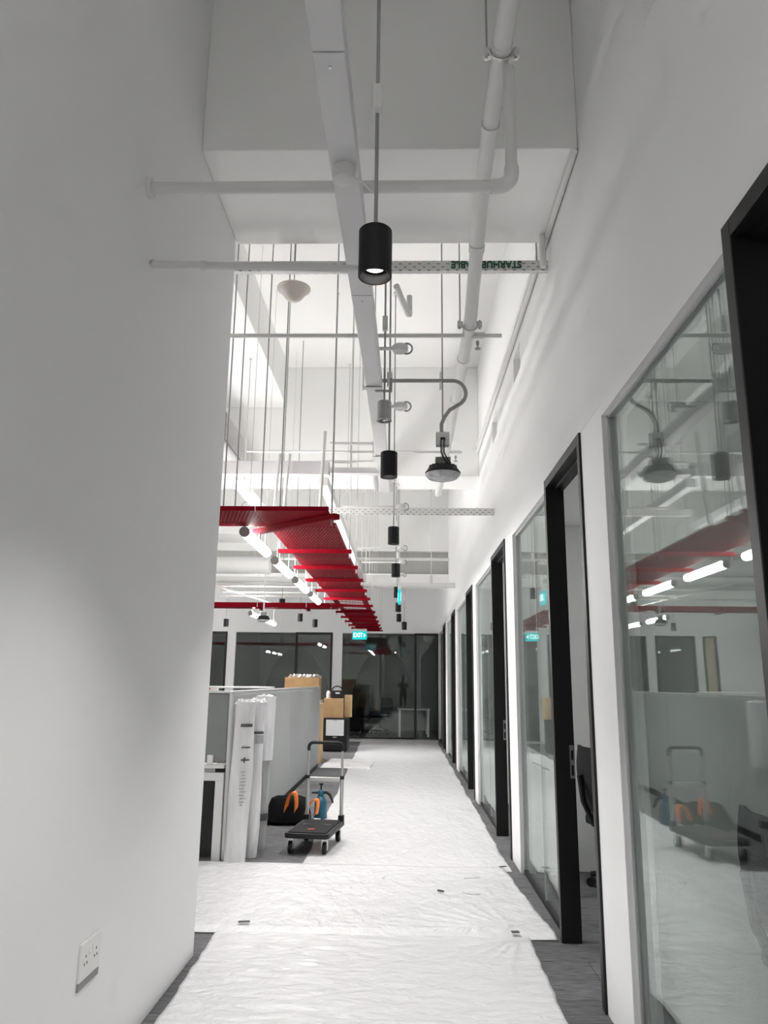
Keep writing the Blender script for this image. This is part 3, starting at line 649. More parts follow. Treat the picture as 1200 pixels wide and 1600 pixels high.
tag(MB().tube([(-0.72, 7.0, 3.70), (-0.3, 7.0, 3.70)], 0.016, 8).build('conduit', 'galv', smooth=True), 'straight white conduit above the bent one', 'conduit')
for i, (xa, xb) in enumerate(((-0.74, -0.76), (-1.06, -1.09), (-1.15, -1.18))):
    tag(MB().tube([(xa, 6.7, 3.72 if i == 0 else 3.5), (xb, 6.62, 2.84)], 0.016 if i == 0 else 0.013, 8).build('conduit', 'galv', smooth=True),
        ['white conduit dropping past the thick trunking to the red tray', 'right one of two slanting conduits dropping to the red tray corner', 'left one of two slanting conduits dropping to the red tray corner'][i], 'conduit')
# hangers whose tops show against the slab
for i, (x, y, z) in enumerate([(-0.70, 7.2, 3.37), (-0.70, 9.0, 3.37), (-0.85, 10.5, 3.37), (-1.67, 7.6, 3.38), (-2.0, 6.75, 3.45), (-0.5, 6.75, 3.39)]):
    tag(MB().tube([(x, y, z), (x, y, ceil_z(x, y))], 0.0055, 6).lathe([(0.018, -0.006), (0.018, 0.0)], 8, (x, y, ceil_z(x, y)), True, True).build('hanger_rod', 'whiterod'),
        ['hanger rod of the trunking right of the red tray, nearest', 'hanger rod of the trunking right of the red tray, middle', 'hanger rod of the trunking right of the red tray, farthest',
         'hanger rod of the slanting left trunking', 'hanger rod at the left of the thick trunking', 'hanger rod of the thin trunking'][i], 'rod')

# ------------------------------------------------------------------ tube lights
def tube_light(loc, label, group=None):
    t = thing('tube_light', label, 'tube light', loc, group=group); L = 1.1; r = 0.042
    MB().tube([(0, 0.03, 0), (0, L-0.03, 0)], r, 12, caps=False).build('diffuser', 'tube', t, smooth=True)
    for y in (0, L-0.03): MB().tube([(0, y, 0), (0, y+0.03, 0)], r+0.002, 20).build('end_cap', 'capgrey', t, smooth=True)
    for y in (0.15, L-0.15): MB().tube([(0, y, r), (0, y, ceil_z(loc[0], loc[1]+y)-loc[2])], 0.0025, 5).build('suspension_wire', 'whiterod', t)
for i, y in enumerate((6.16, 7.69, 9.22, 10.75)):
    tube_light((-1.33, y, 2.66), ['nearest glowing tube light beside the red tray', 'second glowing tube light beside the red tray', 'third glowing tube light beside the red tray', 'farthest glowing tube light beside the red tray'][i], 'tube lights beside the red tray')
for i, y in enumerate((13.75, 15.3)):
    tube_light((-2.78, y, 2.64), ['glowing tube light under the rear red tray, nearer one', 'glowing tube light behind the rear red tray by the dark high-bay lamp'][i], 'tube lights in the back of the left office')
for i, (x, y) in enumerate(((-5.6, 5.9), (-5.6, 7.4), (-5.6, 8.9))):  # added row, out of sight, brightens the left office
    tube_light((x, y, 2.62), ['first', 'second', 'third'][i % 3]+' added fill tube light of the '+('nearer' if i < 3 else 'farther')+' row hidden behind the left white wall', 'added fill tube lights hidden behind the left wall')
for i, y in enumerate((11.9, 14.0, 16.5, 18.0)):  # unseen row added to light the far wall
    tube_light((-7.4, y, 2.62), ['first', 'second', 'third', 'fourth'][i]+' added fill tube light along the far side of the left office', 'added fill tube lights along the far side of the left office')
for i, (x, y) in enumerate(((-0.45, -2.5),)):  # added out of view to brighten the near beam face
    tube_light((x, y, 3.1), 'added fill tube light hanging unseen behind the camera')

# ------------------------------------------------------------------ ducts and fan coil in the left office
def duct_round(x0, x1, y, z, r, label):
    t = thing('air_duct', label, 'duct', (x0, y, z))
    MB().tube([(0, 0, 0), (x1-x0, 0, 0)], r, 24).build('duct_shell', 'galv', t, smooth=True)
    for k in (0.3, 0.75, 0.99): MB().tube([((x1-x0)*k-0.02, 0, 0), ((x1-x0)*k+0.02, 0, 0)], r+0.01, 24).build('joint_ring', 'galv', t, smooth=True)
duct_round(-7.0, -2.25, 12.6, 3.34, 0.14, 'round white air duct in the left office above the rear red tray')
tag(MB().box(-7, -2.4, 11.2, 12.0, 3.62, 3.95).build('air_duct', 'galv', bevel=0.01), 'boxy white air duct at the left behind the tube lights', 'duct')
tag(MB().tube([(-7, 13.12, 3.17), (-1.4, 13.12, 3.17)], 0.055, 16).build('cross_pipe', 'galv', smooth=True), 'white pipe above the rear red tray in the left office', 'pipe')
for i, (x0, x1, y, z) in enumerate(((-4.5, -1.6, 13.9, 2.98), (-3.4, -1.2, 14.2, 3.08), (-5.0, -2.4, 14.4, 2.86))):
    tag(MB().tube([(x0, y, z), (x1, y, z)], 0.018, 8).tube([(x1-0.1, y, z), (x1+0.05, y, z)], 0.03, 8).build('conduit', 'galv', smooth=True),
        ['thin white conduit over the rear red tray, middle height', 'thin white conduit over the rear red tray, highest', 'thin white conduit behind the rear red tray, lowest'][i], 'conduit')
tag(MB().tube([(-3.6, 12.7, 3.12), (-2.5, 15.0, 2.93)], 0.02, 8).build('conduit', 'galv', smooth=True), 'slanting white conduit over the rear red tray', 'conduit')
t = thing('fan_coil_unit', 'white air handling unit with a perforated grille beside the left wall', 'air conditioner', (-2.3, 8.2, 4.05))
MB().box(-0.5, 0.28, -0.2, 0.8, 0, 0.38).build('casing', 'trunk', t, bevel=0.008)
g = MB().box(0.285, 0.292, -0.16, 0.76, 0.03, 0.35).build('grille', 'capgrey', t)
for k in range(11): MB().box(0.292, 0.30, -0.16, 0.76, 0.04+k*0.029, 0.052+k*0.029).build('slat', 'trunk', g)
tag(MB().tube(arc((0, 0, 0), 0.05, 0, 2*PI, 18), 0.006, 6).build('cable_coil', 'rod', smooth=True), 'small loop of loose cable above the red tray at the left', 'cable').location = (-1.95, 9.05, 3.55)

# ------------------------------------------------------------------ exit signs
def exit_sign(loc, rz, label, arrow=True, top=None, wd=0.33, h=0.19):
    t = thing('exit_sign', label, 'exit sign', loc, rz)
    MB().box(-wd/2, wd/2, -0.02, 0.02, 0, h).build('sign_box', 'exit', t, bevel=0.004)
    for s in (-1, 1):
        r = (PI/2, 0, 0) if s < 0 else (PI/2, 0, PI)
        text('EXIT', 0.14, 'exittext', t, (-0.035*(-s) if s > 0 else -0.035, s*0.022, h/2), r, width=0.21)
        ax = 0.095
        sg = 1 if s < 0 else -1
        MB().prism([(sg*ax, 0.05), (sg*(ax+0.045), h/2), (sg*ax, h-0.05)], 'y', s*0.0205, s*0.024).build('arrow', 'exittext', t)
    MB().box(-wd/2, wd/2, -0.025, 0.025, h, h+0.05).build('sign_housing', 'whiteplastic', t, bevel=0.004)
    for x in (-wd/3, wd/3): MB().tube([(x, 0, h+0.05), (x, 0, (top or SLAB)-loc[2])], 0.004, 6).build('suspension_rod', 'whiterod', t)
exit_sign((-1.0, 17.5, 2.39), 0, 'green illuminated exit sign facing the camera below the end of the red tray', top=2.66)
exit_sign((-0.06, 10.9, 2.55), PI/2, 'green illuminated exit sign seen edge-on in the pendant row')

# ------------------------------------------------------------------ wall socket
t = thing('wall_socket', 'white double power socket on the left wall', 'socket', (LW, 2.965, 0.42))
MB().box(0, 0.009, -0.09, 0.09, 0, 0.125).build('face_plate', 'whiteplastic', t, bevel=0.003)
for c in (-0.045, 0.045):
    for (dy, dz) in ((0, 0.075), (-0.011, 0.052), (0.011, 0.052)):
        MB().box(0.0085, 0.0096, c+dy-0.0035, c+dy+0.0035, dz-0.004, dz+0.004).build('pin_hole', 'socketdark', t)
for c in (-0.012, 0.012): MB().box(0.0085, 0.013, c-0.008, c+0.008, 0.075, 0.1).build('switch', 'whiteplastic', t, bevel=0.001)
MB().box(0.0, 0.007, -0.09, 0.09, -0.025, -0.002).build('lower_strip', 'capgrey', t)

# ------------------------------------------------------------------ partition row and workstation
PX = -1.46; PT = 1.36
yy = [6.72, 8.42, 10.15, 11.95, 13.7]
for i in range(4):
    t = thing('partition_panel', ['grey fabric partition panel behind the standing rolls, first of the row', 'grey fabric partition panel behind the black bag, second of the row',
              'grey fabric partition panel, third of the row', 'grey fabric partition panel at the far end of the row'][i], 'partition', (PX, yy[i], 0), group='partition panels beside the corridor')
    L = yy[i+1]-yy[i]
    MB().box(-0.05, 0.0, 0.012, L-0.012, 0.07, PT-0.03).build('fabric_panel', 'fabriclight', t, bevel=0.008)
    MB().box(-0.052, -0.002, 0.002, L-0.002, PT-0.03, PT).build('top_rail', 'alu', t, bevel=0.004)
    MB().box(-0.045, -0.005, 0.0, L, 0.0, 0.07).build('base_rail', 'blackplastic', t)
    MB().box(-0.045, -0.006, -0.006, 0.012, 0.07, PT-0.02).build('edge_trim', 'alu', t)
t = thing('end_screen', 'grey fabric screen above the white desk at the near end of the partition row', 'partition', (-1.463, 6.68, 0))
MB().box(-1.5, -0.03, 0, 0.04, 0.765, PT-0.02).build('fabric_panel', 'fabric', t, bevel=0.015)
MB().box(-1.5, 0.0, -0.004, 0.044, PT-0.02, PT).build('top_rail', 'alu', t, bevel=0.004)
MB().box(-0.03, 0.0, -0.012, 0.035, 0.0, PT-0.005).build('corner_post', 'alu', t, bevel=0.006)
MB().box(-0.19, -0.14, -0.02, 0.0, 0.755, 0.83).build('screen_clamp', 'whiteplastic', t, bevel=0.006)
t = thing('white_desk', 'white desk with a black modesty panel at the near end of the partition row', 'desk', (-1.465, 6.64, 0))
MB().box(-1.5, -0.035, 0.0, 0.75, 0.725, 0.752).build('desk_top', 'deskwhite', t, bevel=0.003)
MB().box(-1.5, -0.035, 0.01, 0.05, 0.625, 0.69).build('front_rail', 'deskwhite', t, bevel=0.003)
MB().box(-0.105, -0.035, 0.01, 0.05, 0.0, 0.625).build('leg', 'deskwhite', t, bevel=0.003)
MB().box(-1.5, -1.43, 0.01, 0.05, 0.0, 0.625).build('leg', 'deskwhite', t, bevel=0.003)
MB().box(-1.43, -0.105, 0.055, 0.07, 0.02, 0.62).build('modesty_panel', 'black', t)
MB().box(-0.12, -0.04, 0.05, 0.7, 0.69, 0.725).build('cable_tray', 'blackplastic', t)
t = thing('printed_strip', 'white strip with small red marks lying on top of the near partition', 'strip', (-1.72, 6.70, PT))
MB().box(-0.5, 0.12, -0.02, 0.015, 0, 0.035).build('strip', 'whiteplastic', t)
for k in range(4): MB().box(-0.06+k*0.032, -0.042+k*0.032, -0.022, -0.02, 0.008, 0.026).build('red_mark', 'inkred', t)
tag(MB().box(-0.9, 0.0, 0, 0.35, 0, 0.02).build('white_board', 'whiteplastic', bevel=0.003), 'flat white board resting on the partition tops', 'board').location = (-1.55, 9.0, PT)

# ------------------------------------------------------------------ standing rolls
def roll(name, x, y, r0, r1, h, lean, m, label, prints):
    t = thing(name, label, 'roll', (x, y, 0.0), group='wrapped rolls standing by the partition')
    n = 14; pts = []; rs = []
    for k in range(n+1):
        q = k/n; pts.append((lean[0]*q, lean[1]*q, h*q)); rs.append((r0+(r1-r0)*q)*(1+0.03*math.sin(9*q+x*30)))
    mb = MB().tube(pts, rs, 24)
    for i, v in enumerate(mb.v):
        nn = 0.012*noise.noise(Vector((v[0]*14+x*9, v[1]*14, v[2]*2.5))); cx = lean[0]*v[2]/h; cy = lean[1]*v[2]/h
        d = Vector((v[0]-cx, v[1]-cy, 0)); 
        if d.length > 1e-4: d = d.normalized()*nn
        mb.v[i] = (v[0]+d.x, v[1]+d.y, v[2])
    mb.build('roll_body', m, t, smooth=True)
    cr = MB()
    for k in range(16):
        a = 2*PI*k/16+random.random()*0.3; rr = rs[-1]*(0.55+0.45*random.random())
        cr.tube([(lean[0]+rr*math.cos(a), lean[1]+rr*math.sin(a), h-0.02), (lean[0]+rr*0.8*math.cos(a+0.3), lean[1]+rr*0.8*math.sin(a+0.3), h+0.01+0.02*random.random())], [0.018, 0.006], 5)
    cr.build('crumpled_end', 'wrap', t, smooth=True)
    for (z0, z1, a0, a1, mm) in prints:
        p = MB(); ns = 8; rr = r0+(r1-r0)*z0/h+0.012
        for k in range(ns+1):
            a = math.radians(a0+(a1-a0)*k/ns)
            for z in (z0, z1): p.v.append((lean[0]*z/h+rr*math.cos(a), lean[1]*z/h+rr*math.sin(a), z))
        for k in range(ns): p.f.append((2*k, 2*k+2, 2*k+3, 2*k+1))
        p.build('printed_label', mm, t)
    return t
pr = [(1.07, 1.095, 262, 322, 'ink'), (0.90, 0.912, 275, 285, 'ink'), (0.90, 0.912, 288, 318, 'ink'), (0.80, 0.812, 275, 318, 'ink'), (0.785, 0.827, 288, 295, 'ink')]
for k in range(11): pr.append((0.71-k*0.026, 0.717-k*0.026, 276+random.random()*12, 298+random.random()*18, 'greywrap'))
roll('wrapped_roll', -1.365, 6.60, 0.086, 0.088, 1.27, (0.03, 0.03), 'rollpaper', 'thick white wrapped roll with printed marks standing in front by the desk', pr)
roll('wrapped_roll', -1.285, 6.83, 0.062, 0.062, 1.275, (0.02, 0.0), 'rollpaper', 'slim white wrapped roll standing between the two others', [(1.0, 1.02, 255, 330, 'ink'), (0.92, 0.99, 270, 330, 'greywrap')])
t3 = roll('wrapped_roll', -1.285, 7.16, 0.068, 0.085, 1.30, (0.02, 0.0), 'greywrap', 'grey plastic wrapped roll with a bulging top leaning by the partition', [(0.24, 0.30, 200, 380, 'ink')])
MB().tube([(0.02, 0, 0.75), (0.02, 0, 1.31)], [0.088, 0.098], 20).build('plastic_hood', 'wrap', t3, smooth=True)

# ------------------------------------------------------------------ platform trolley
def trolley():
    t = thing('platform_trolley', 'black folding platform trolley with a silver telescopic handle', 'trolley', (-0.778, 7.247, 0), math.radians(-7))
    w2, l2, zt = 0.195, 0.36, 0.185
    d = MB().prism([(-w2, -l2+0.03), (-w2+0.03, -l2), (w2-0.03, -l2), (w2, -l2+0.03), (w2, l2-0.02), (w2-0.02, l2), (-w2+0.02, l2), (-w2, l2-0.02)], 'z', zt-0.05, zt-0.008).build('deck', 'blackplastic', t, bevel=0.006)
    MB().box(-w2+0.025, w2-0.025, -l2+0.03, l2-0.06, zt-0.009, zt).build('deck_mat', 'capgrey' if False else 'mesh', d, bevel=0.004)
    for x in (-0.1, 0.1): MB().box(x-0.03, x+0.03, 0.02, 0.075, zt-0.0005, zt+0.001).build('grip_slot', 'socketdark', d)
    MB().box(-0.03, 0.03, -0.2, -0.16, zt, zt+0.001).build('deck_logo', 'inkred', d)
    for x in (-0.06, 0.1): MB().box(x-0.03, x+0.03, l2-0.06, l2-0.035, zt, zt+0.004).build('deck_sticker', 'paper', d)
    for sx in (-1, 1):
        for sy in (-1, 1):
            x, y = sx*(w2-0.045), sy*(l2-0.08)
            c = MB().box(x-0.022, x+0.022, y-0.025, y+0.025, 0.115, zt-0.05).box(x-0.024, x-0.019, y-0.02, y+0.02, 0.04, 0.118).box(x+0.019, x+0.024, y-0.02, y+0.02, 0.04, 0.118).build('caster', 'steel', t)
            MB().tube([(x-0.016, y, 0.052), (x+0.016, y, 0.052)], 0.05, 20).build('wheel', 'blackplastic', c, smooth=True)
    for sx in (-1, 1):
        x = sx*(w2-0.03)
        MB().tube([(x, l2-0.03, zt-0.03), (x, l2-0.03, 0.56)], 0.017, 12).build('lower_tube', 'steel', t, smooth=True)
        MB().tube([(x, l2-0.03, 0.545), (x, l2-0.03, 0.575)], 0.021, 12).build('collar', 'blackplastic', t, smooth=True)
        MB().tube([(x, l2-0.03, 0.57), (x, l2-0.03, 0.83)], 0.0115, 12).build('upper_tube', 'steel', t, smooth=True)
        MB().box(x-0.025, x+0.025, l2-0.06, l2, zt-0.01, zt+0.04).build('hinge_block', 'blackplastic', t, bevel=0.004)
    MB().box(-w2+0.045, w2-0.045, l2-0.045, l2-0.015, 0.52, 0.56).build('cross_bar', 'steel', t, bevel=0.004)
    X = w2-0.03; r = 0.045
    hp = [(-X, l2-0.03, 0.80), (-X, l2-0.03, 0.875-r)]+arc((-X+r, l2-0.03, 0.875-r), r, PI, PI/2, 6)+arc((X-r, l2-0.03, 0.875-r), r, PI/2, 0, 6)+[(X, l2-0.03, 0.80)]
    MB().tube(hp, 0.016, 12).build('handle_grip', 'blackplastic', t, smooth=True)
trolley()

# ------------------------------------------------------------------ bag and sprayer
t = thing('tool_bag', 'black tool bag with orange straps on the carpet behind the trolley', 'bag', (-1.2, 8.42, 0))
mb = MB(); nx, nz = 20, 8
prof = [(0.20, 0.15, 0.0), (0.25, 0.19, 0.03), (0.24, 0.18, 0.1), (0.21, 0.14, 0.18), (0.17, 0.09, 0.24), (0.1, 0.04, 0.265), (0.0, 0.0, 0.262)]
for (a, b_, z) in prof:
    for k in range(nx):
        an = 2*PI*k/nx; q = noise.noise(Vector((math.cos(an)*1.7, math.sin(an)*1.7, z*9)))*0.025
        mb.v.append(((a+q)*math.copysign(abs(math.cos(an))**0.7, math.cos(an)), (b_+q)*math.copysign(abs(math.sin(an))**0.7, math.sin(an)), max(0, z+q*0.5*(z > 0))))
for i in range(len(prof)-1):
    for k in range(nx): mb.f.append((i*nx+k, i*nx+(k+1) % nx, (i+1)*nx+(k+1) % nx, (i+1)*nx+k))
mb.f.append(tuple(range(nx))[::-1])
mb.build('bag_body', 'bag', t, smooth=True)
def strap(x, y0, hgt, lean, name='strap'):
    p = []; mbs = MB(); n = 16
    for k in range(n+1):
        a = PI*k/n; p.append((x+lean*math.sin(a)+0.10*-math.cos(a)*0.55, y0-0.06*math.sin(a), 0.10+hgt*math.sin(a)**0.8))
    for q in p: mbs.v += [(q[0], q[1]-0.02, q[2]), (q[0]+0.032, q[1]+0.02, q[2]+0.012)]
    for k in range(n): mbs.f.append((2*k, 2*k+1, 2*k+3, 2*k+2))
    o = mbs.build(name, 'orange', t, smooth=True); s_ = o.modifiers.new('s', 'SOLIDIFY'); s_.thickness = 0.004
strap(0.03, -0.14, 0.23, 0.03); strap(0.24, -0.12, 0.16, 0.05)
MB().box(-0.16, -0.02, 0.16, 0.2, 0.05, 0.24).build('side_pocket', 'bagblue', t, bevel=0.015)
t = thing('pressure_sprayer', 'blue pump sprayer bottle with a black nozzle head behind the trolley', 'sprayer', (-0.885, 8.68, 0))
MB().lathe([(0.066, 0), (0.072, 0.01), (0.07, 0.10), (0.066, 0.17), (0.045, 0.22), (0.028, 0.235), (0.028, 0.25)], 28, (0, 0, 0), True, True).build('bottle', 'bluebottle', t, smooth=True)
hd = MB().lathe([(0.034, 0.24), (0.034, 0.275), (0.024, 0.29), (0.014, 0.30)], 20, (0, 0, 0), True, True).build('pump_head', 'bluebottle', t, smooth=True)
MB().lathe([(0.008, 0.295), (0.008, 0.345), (0.024, 0.352), (0.026, 0.366), (0.01, 0.372)], 16, (0, 0, 0), True, True).build('plunger', 'blackplastic', hd, smooth=True)
MB().tube([(-0.10, 0, 0.268), (0.0, 0, 0.272), (0.06, 0, 0.272), (0.095, 0, 0.25), (0.12, 0, 0.20), (0.13, 0, 0.165)], [0.008, 0.014, 0.016, 0.015, 0.012, 0.010], 10).build('handle', 'blackplastic', hd, smooth=True)

# ------------------------------------------------------------------ cabinet and boxes at the end of the row
t = thing('black_cabinet', 'low black cabinet with a white paper taped to its front', 'cabinet', (-1.42, 16.95, 0))
MB().box(-0.28, 0.24, -0.3, 0.45, 0.04, 0.69).build('body', 'black', t, bevel=0.004)
MB().box(-0.26, 0.22, -0.28, 0.43, 0, 0.04).build('plinth', 'blackplastic', t)
for z0, z1 in ((0.05, 0.34), (0.355, 0.68)):
    d = MB().box(-0.27, 0.23, -0.315, -0.3, z0, z1).build('drawer', 'black', t, bevel=0.003)
    MB().box(-0.06, 0.02, -0.325, -0.315, z1-0.05, z1-0.03).build('handle', 'steel', d)
MB().box(-0.21, 0.17, -0.3235, -0.3215+0.004, 0.33, 0.655).build('paper_note', 'paper', t)
def carton(x, y, z, wd, d, h, rz, label, flaps=False, m='card'):
    t = thing('cardboard_box', label, 'box', (x, y, z), rz)
    MB().box(-wd/2, wd/2, -d/2, d/2, 0, h).build('carton', m, t, bevel=0.004)
    MB().box(-0.025, 0.025, -d/2-0.001, d/2+0.001, h-0.0005, h+0.001).build('tape_strip', 'cardlight', t)
    if flaps:
        MB().hexa([(-wd/2, -d/2, h), (wd/2, -d/2, h), (-wd/2, -d/2+0.004, h), (wd/2, -d/2+0.004, h), (-wd/2, -d/2-0.05, h+0.1), (wd/2, -d/2-0.05, h+0.1), (-wd/2, -d/2-0.046, h+0.1), (wd/2, -d/2-0.046, h+0.1)]).build('flap', 'cardlight', t)
    return t
carton(-1.50, 16.93, 0.69, 0.42, 0.42, 0.40, 0.06, 'brown cardboard box on top of the black cabinet')
t = carton(-1.205, 17.22, 0.69, 0.15, 0.3, 0.47, 0.0, 'tall light carton at the back right of the black cabinet', m='cardlight')
t = thing('equipment_case', 'black equipment case with a strap on the brown box', 'case', (-1.42, 16.9, 1.09))
MB().box(-0.14, 0.12, -0.1, 0.1, 0, 0.17).build('case_body', 'blackplastic', t, bevel=0.02)
MB().tube([(-0.14, 0, 0.12)]+arc((-0.01, 0, 0.13), 0.13, PI, 0, 10)+[(0.12, 0, 0.12)], 0.014, 8).build('carry_strap', 'blackplastic', t, smooth=True)
MB().box(-0.04, 0.05, -0.104, -0.1, 0.1, 0.13).build('case_label', 'paper', t)
t = thing('clear_jar', 'small clear jar beside the black case on the brown box', 'jar', (-1.62, 16.92, 1.09))
MB().lathe([(0.045, 0), (0.05, 0.02), (0.05, 0.12), (0.03, 0.14)], 16, (0, 0, 0), True, True).build('jar_body', 'wrap', t, smooth=True)
MB().lathe([(0.034, 0.14), (0.034, 0.165)], 16, (0, 0, 0), True, True).build('lid', 'whiteplastic', t, smooth=True)
# tall stack behind the partition end
t = thing('filing_cabinet', 'beige cabinet standing behind the end of the partition row', 'cabinet', (-1.86, 14.75, 0))
MB().box(-0.5, 0.30, 0, 0.45, 0.02, 1.1).build('body', 'alu', t, bevel=0.004)
MB().box(-0.48, 0.28, 0.02, 0.43, 0, 0.02).build('plinth', 'blackplastic', t)
for k in range(2): MB().box(-0.49+k*0.40, -0.1+k*0.39, -0.012, 0, 0.04, 1.08).build('door', 'alu', t)
t = carton(-1.93, 14.97, 1.10, 0.66, 0.40, 0.42, 0.0, 'large open cardboard box with crumpled packing on top, behind the partitions', flaps=False)
pk = MB()
for k in range(9):
    a = random.random()*6; pk.tube([(-0.28+0.065*k, -0.1+0.15*random.random(), 0.41), (-0.25+0.065*k, -0.1+0.15*random.random(), 0.45+0.02*random.random()), (-0.2+0.065*k, 0.1, 0.42)], 0.03, 6)
pk.build('packing_paper', 'paper', t, smooth=True)
MB().tube([(0.02, -0.2025, 0.2), (0.02, -0.2, 0.2)], 0.045, 20).build('printed_logo', 'ink', t)
carton(-1.55, 14.5, 0, 0.12, 0.4, 1.05, 0.0, 'tall narrow beige carton leaning at the end of the partition row', m='cardlight')

# ------------------------------------------------------------------ office chairs and desks in the rooms
def chair(loc, rz, label):
    t = thing('office_chair', label, 'chair', loc, rz)
    base = MB()
    for k in range(5):
        a = 2*PI*k/5+0.3; base.tube([(0, 0, 0.12), (0.29*math.cos(a), 0.29*math.sin(a), 0.085)], [0.028, 0.018], 8)
    base.build('star_base', 'blackplastic', t, smooth=True)
    for k in range(5):
        a = 2*PI*k/5+0.3; x, y = 0.29*math.cos(a), 0.29*math.sin(a)
        for s in (-1, 1): MB().tube([(x-s*0.008*math.sin(a), y+s*0.008*math.cos(a), 0.032), (x-s*0.028*math.sin(a), y+s*0.028*math.cos(a), 0.032)], 0.031, 12).build('caster', 'blackplastic', t, smooth=True)
    MB().tube([(0, 0, 0.1), (0, 0, 0.43)], [0.03, 0.025], 12).build('gas_column', 'blackplastic', t, smooth=True)
    MB().prism([(-0.23, -0.22), (-0.2, -0.25), (0.2, -0.25), (0.24, -0.2), (0.24, 0.2), (0.2, 0.23), (-0.2, 0.23), (-0.23, 0.2)], 'z', 0.43, 0.5).build('seat', 'mesh', t, bevel=0.02)
    pts = []
    bk = MB()
    for j in range(9):
        q = j/8; z = 0.52+0.48*q; y = -0.24-0.05*math.sin(q*PI)-0.09*q
        for i in range(9):
            s = (i-4)/4; bk.v.append((0.22*s*(1-0.18*q), y+0.04*s*s, z))
    for j in range(8):
        for i in range(8): n = j*9+i; bk.f.append((n, n+1, n+10, n+9))
    o = bk.build('backrest', 'mesh', t, smooth=True); s_ = o.modifiers.new('s', 'SOLIDIFY'); s_.thickness = 0.025
    MB().tube([(0, -0.05, 0.44), (0, -0.27, 0.46), (0, -0.34, 0.62), (0, -0.36, 0.8)], 0.022, 8).build('back_support', 'blackplastic', t, smooth=True)
    for s in (-1, 1):
        MB().tube([(s*0.2, 0.02, 0.46), (s*0.28, 0.02, 0.47), (s*0.29, 0.02, 0.66)], 0.016, 8).build('arm_support', 'blackplastic', t, smooth=True)
        MB().box(s*0.29-0.04, s*0.29+0.04, -0.12, 0.15, 0.66, 0.69).build('armrest', 'blackplastic', t, bevel=0.01)
    return t
chair((1.655, 5.95, 0), math.radians(-80), 'black office chair seen through the first open door')
chair((1.60, 2.98, 0), math.radians(-90), 'black office chair behind the near glass pane at the right edge')
chair((-1.15, 21.6, 0), math.radians(170), 'black office chair behind the far glass, left one')
chair((-0.62, 22.6, 0), math.radians(150), 'black office chair behind the far glass, right one by the desk')
def desk(x, y, wd, d, label):
    t = thing('office_desk', label, 'desk', (x, y, 0))
    MB().box(-wd/2, wd/2, -d/2, d/2, 0.71, 0.74).build('desk_top', 'deskwhite', t, bevel=0.003)
    for sx in (-1, 1):
        for sy in (-1, 1): MB().box(sx*(wd/2-0.06)-0.03, sx*(wd/2-0.06)+0.03, sy*(d/2-0.06)-0.03, sy*(d/2-0.06)+0.03, 0, 0.71).build('leg', 'deskwhite', t)
desk(0.30, 22.1, 0.9, 1.4, 'white desk in the dark room behind the far glass')
desk(-3.6, 22.6, 1.6, 0.8, 'white desk in the dark room at the far left')
# lit meeting room behind the second door: recessed ceiling panel
o = MB().box(2.0, 2.6, 7.8, 8.4, DH+0.035, DH+0.049).build('ceiling_or_added_fill_panel', 'ceilpanel'); tag(o, 'square ceiling light panel in the room behind the second door', 'light panel')
o = MB().box(2.4, 3.0, 5.0, 5.6, DH+0.035, DH+0.049).build('ceiling_or_added_fill_panel', 'fillpanel'); tag(o, 'added square fill light panel in the room behind the first door', 'light panel')  # made-up fill light, lifts the dark wall of this room

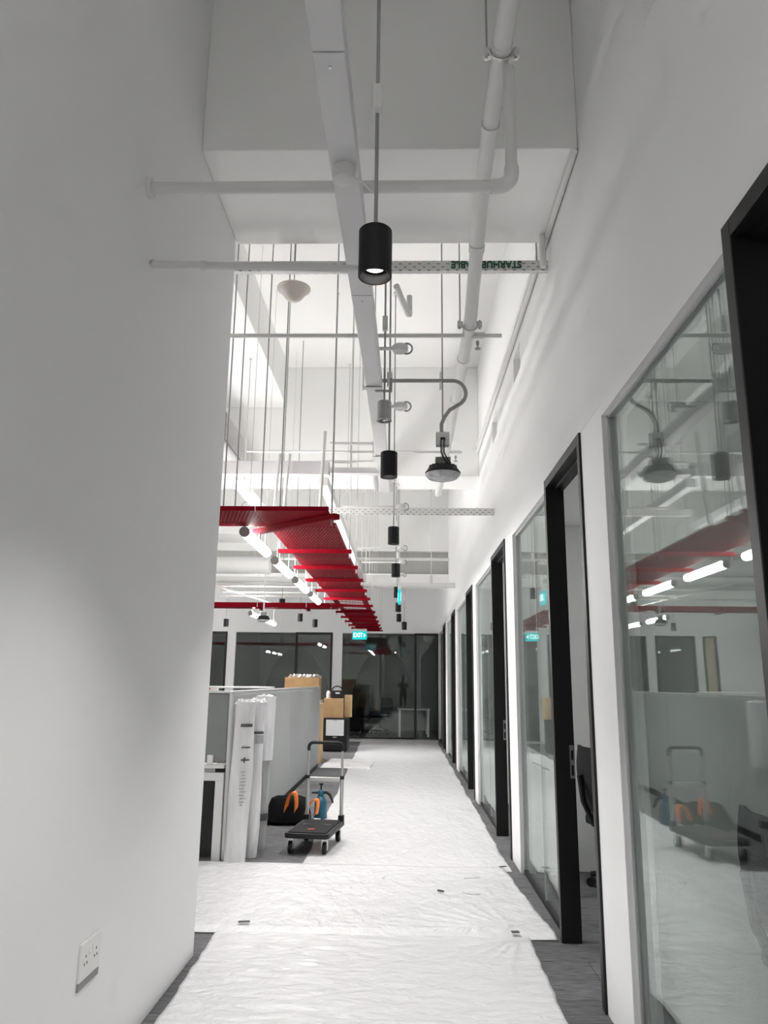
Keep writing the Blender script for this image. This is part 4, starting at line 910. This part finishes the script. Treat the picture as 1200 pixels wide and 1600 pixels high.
# ------------------------------------------------------------------ the photographer, seen only as a reflection in the far glass
def person():
    t = thing('person', 'person in dark clothes holding up a phone, reflected in the far glass', 'person', (0.0, -0.52, 0))
    vs_ = [(0, 0, 0.95, .15), (0, 0, 1.15, .14), (0, -0.01, 1.36, .17), (0, 0.0, 1.47, .07), (0, 0.01, 1.53, .055), (0, 0.02, 1.60, .085), (0, 0.02, 1.70, .08),
           (.10, 0, .88, .10), (.12, .03, .50, .065), (.12, 0, .09, .045), (.13, .16, .04, .04), (-.10, 0, .88, .10), (-.12, .03, .50, .065), (-.12, 0, .09, .045), (-.13, .16, .04, .04),
           (.19, 0, 1.40, .065), (.27, .08, 1.18, .045), (.12, .34, 1.36, .034), (-.19, 0, 1.40, .065), (-.27, .08, 1.18, .045), (-.12, .34, 1.36, .034)]
    ed = [(0, 1), (1, 2), (2, 3), (3, 4), (4, 5), (5, 6), (0, 7), (7, 8), (8, 9), (9, 10), (0, 11), (11, 12), (12, 13), (13, 14), (2, 15), (15, 16), (16, 17), (2, 18), (18, 19), (19, 20)]
    me = bpy.data.meshes.new('body'); me.from_pydata([v[:3] for v in vs_], ed, []); me.materials.append(M['cloth'])
    o = bpy.data.objects.new('body', me); C.objects.link(o); o.parent = t
    sk = o.modifiers.new('skin', 'SKIN'); sk.use_smooth_shade = True
    for i, v in enumerate(vs_):
        s = me.skin_vertices[0].data[i]; s.radius = (v[3], v[3]*(0.75 if i < 3 else 1)); s.use_root = (i == 0)
    o.modifiers.new('sub', 'SUBSURF').levels = 2; o.modifiers['sub'].render_levels = 2
    MB().lathe([(0.0, 0.125), (0.05, 0.115), (0.085, 0.07), (0.095, 0.02), (0.092, -0.01)], 20, (0, 0.01, 1.68)).build('hair', 'hair', t, smooth=True)
    for s in (-1, 1):
        hnd = MB().tube([(s*0.12, 0.33, 1.355), (s*0.10, 0.38, 1.39), (s*0.085, 0.40, 1.42)], [0.03, 0.036, 0.03], 10)
        for k in range(4): hnd.tube([(s*0.09, 0.41, 1.40+0.02*k), (s*0.07, 0.43-0.003*k, 1.405+0.02*k), (s*0.045, 0.43, 1.405+0.02*k)], [0.009, 0.009, 0.007], 6)
        hnd.tube([(s*0.09, 0.37, 1.40), (s*0.07, 0.375, 1.42), (s*0.045, 0.385, 1.43)], [0.011, 0.010, 0.008], 6)
        hnd.build('hand', 'skin', t, smooth=True)
    ph = MB().box(-0.075, 0.075, 0.40, 0.408, 1.39, 1.47).build('held_phone', 'blackplastic', None, bevel=0.003)
    ph.location = (0.0, -0.52, 0); tag(ph, 'black phone held sideways by the person reflected in the far glass', 'phone')
person()
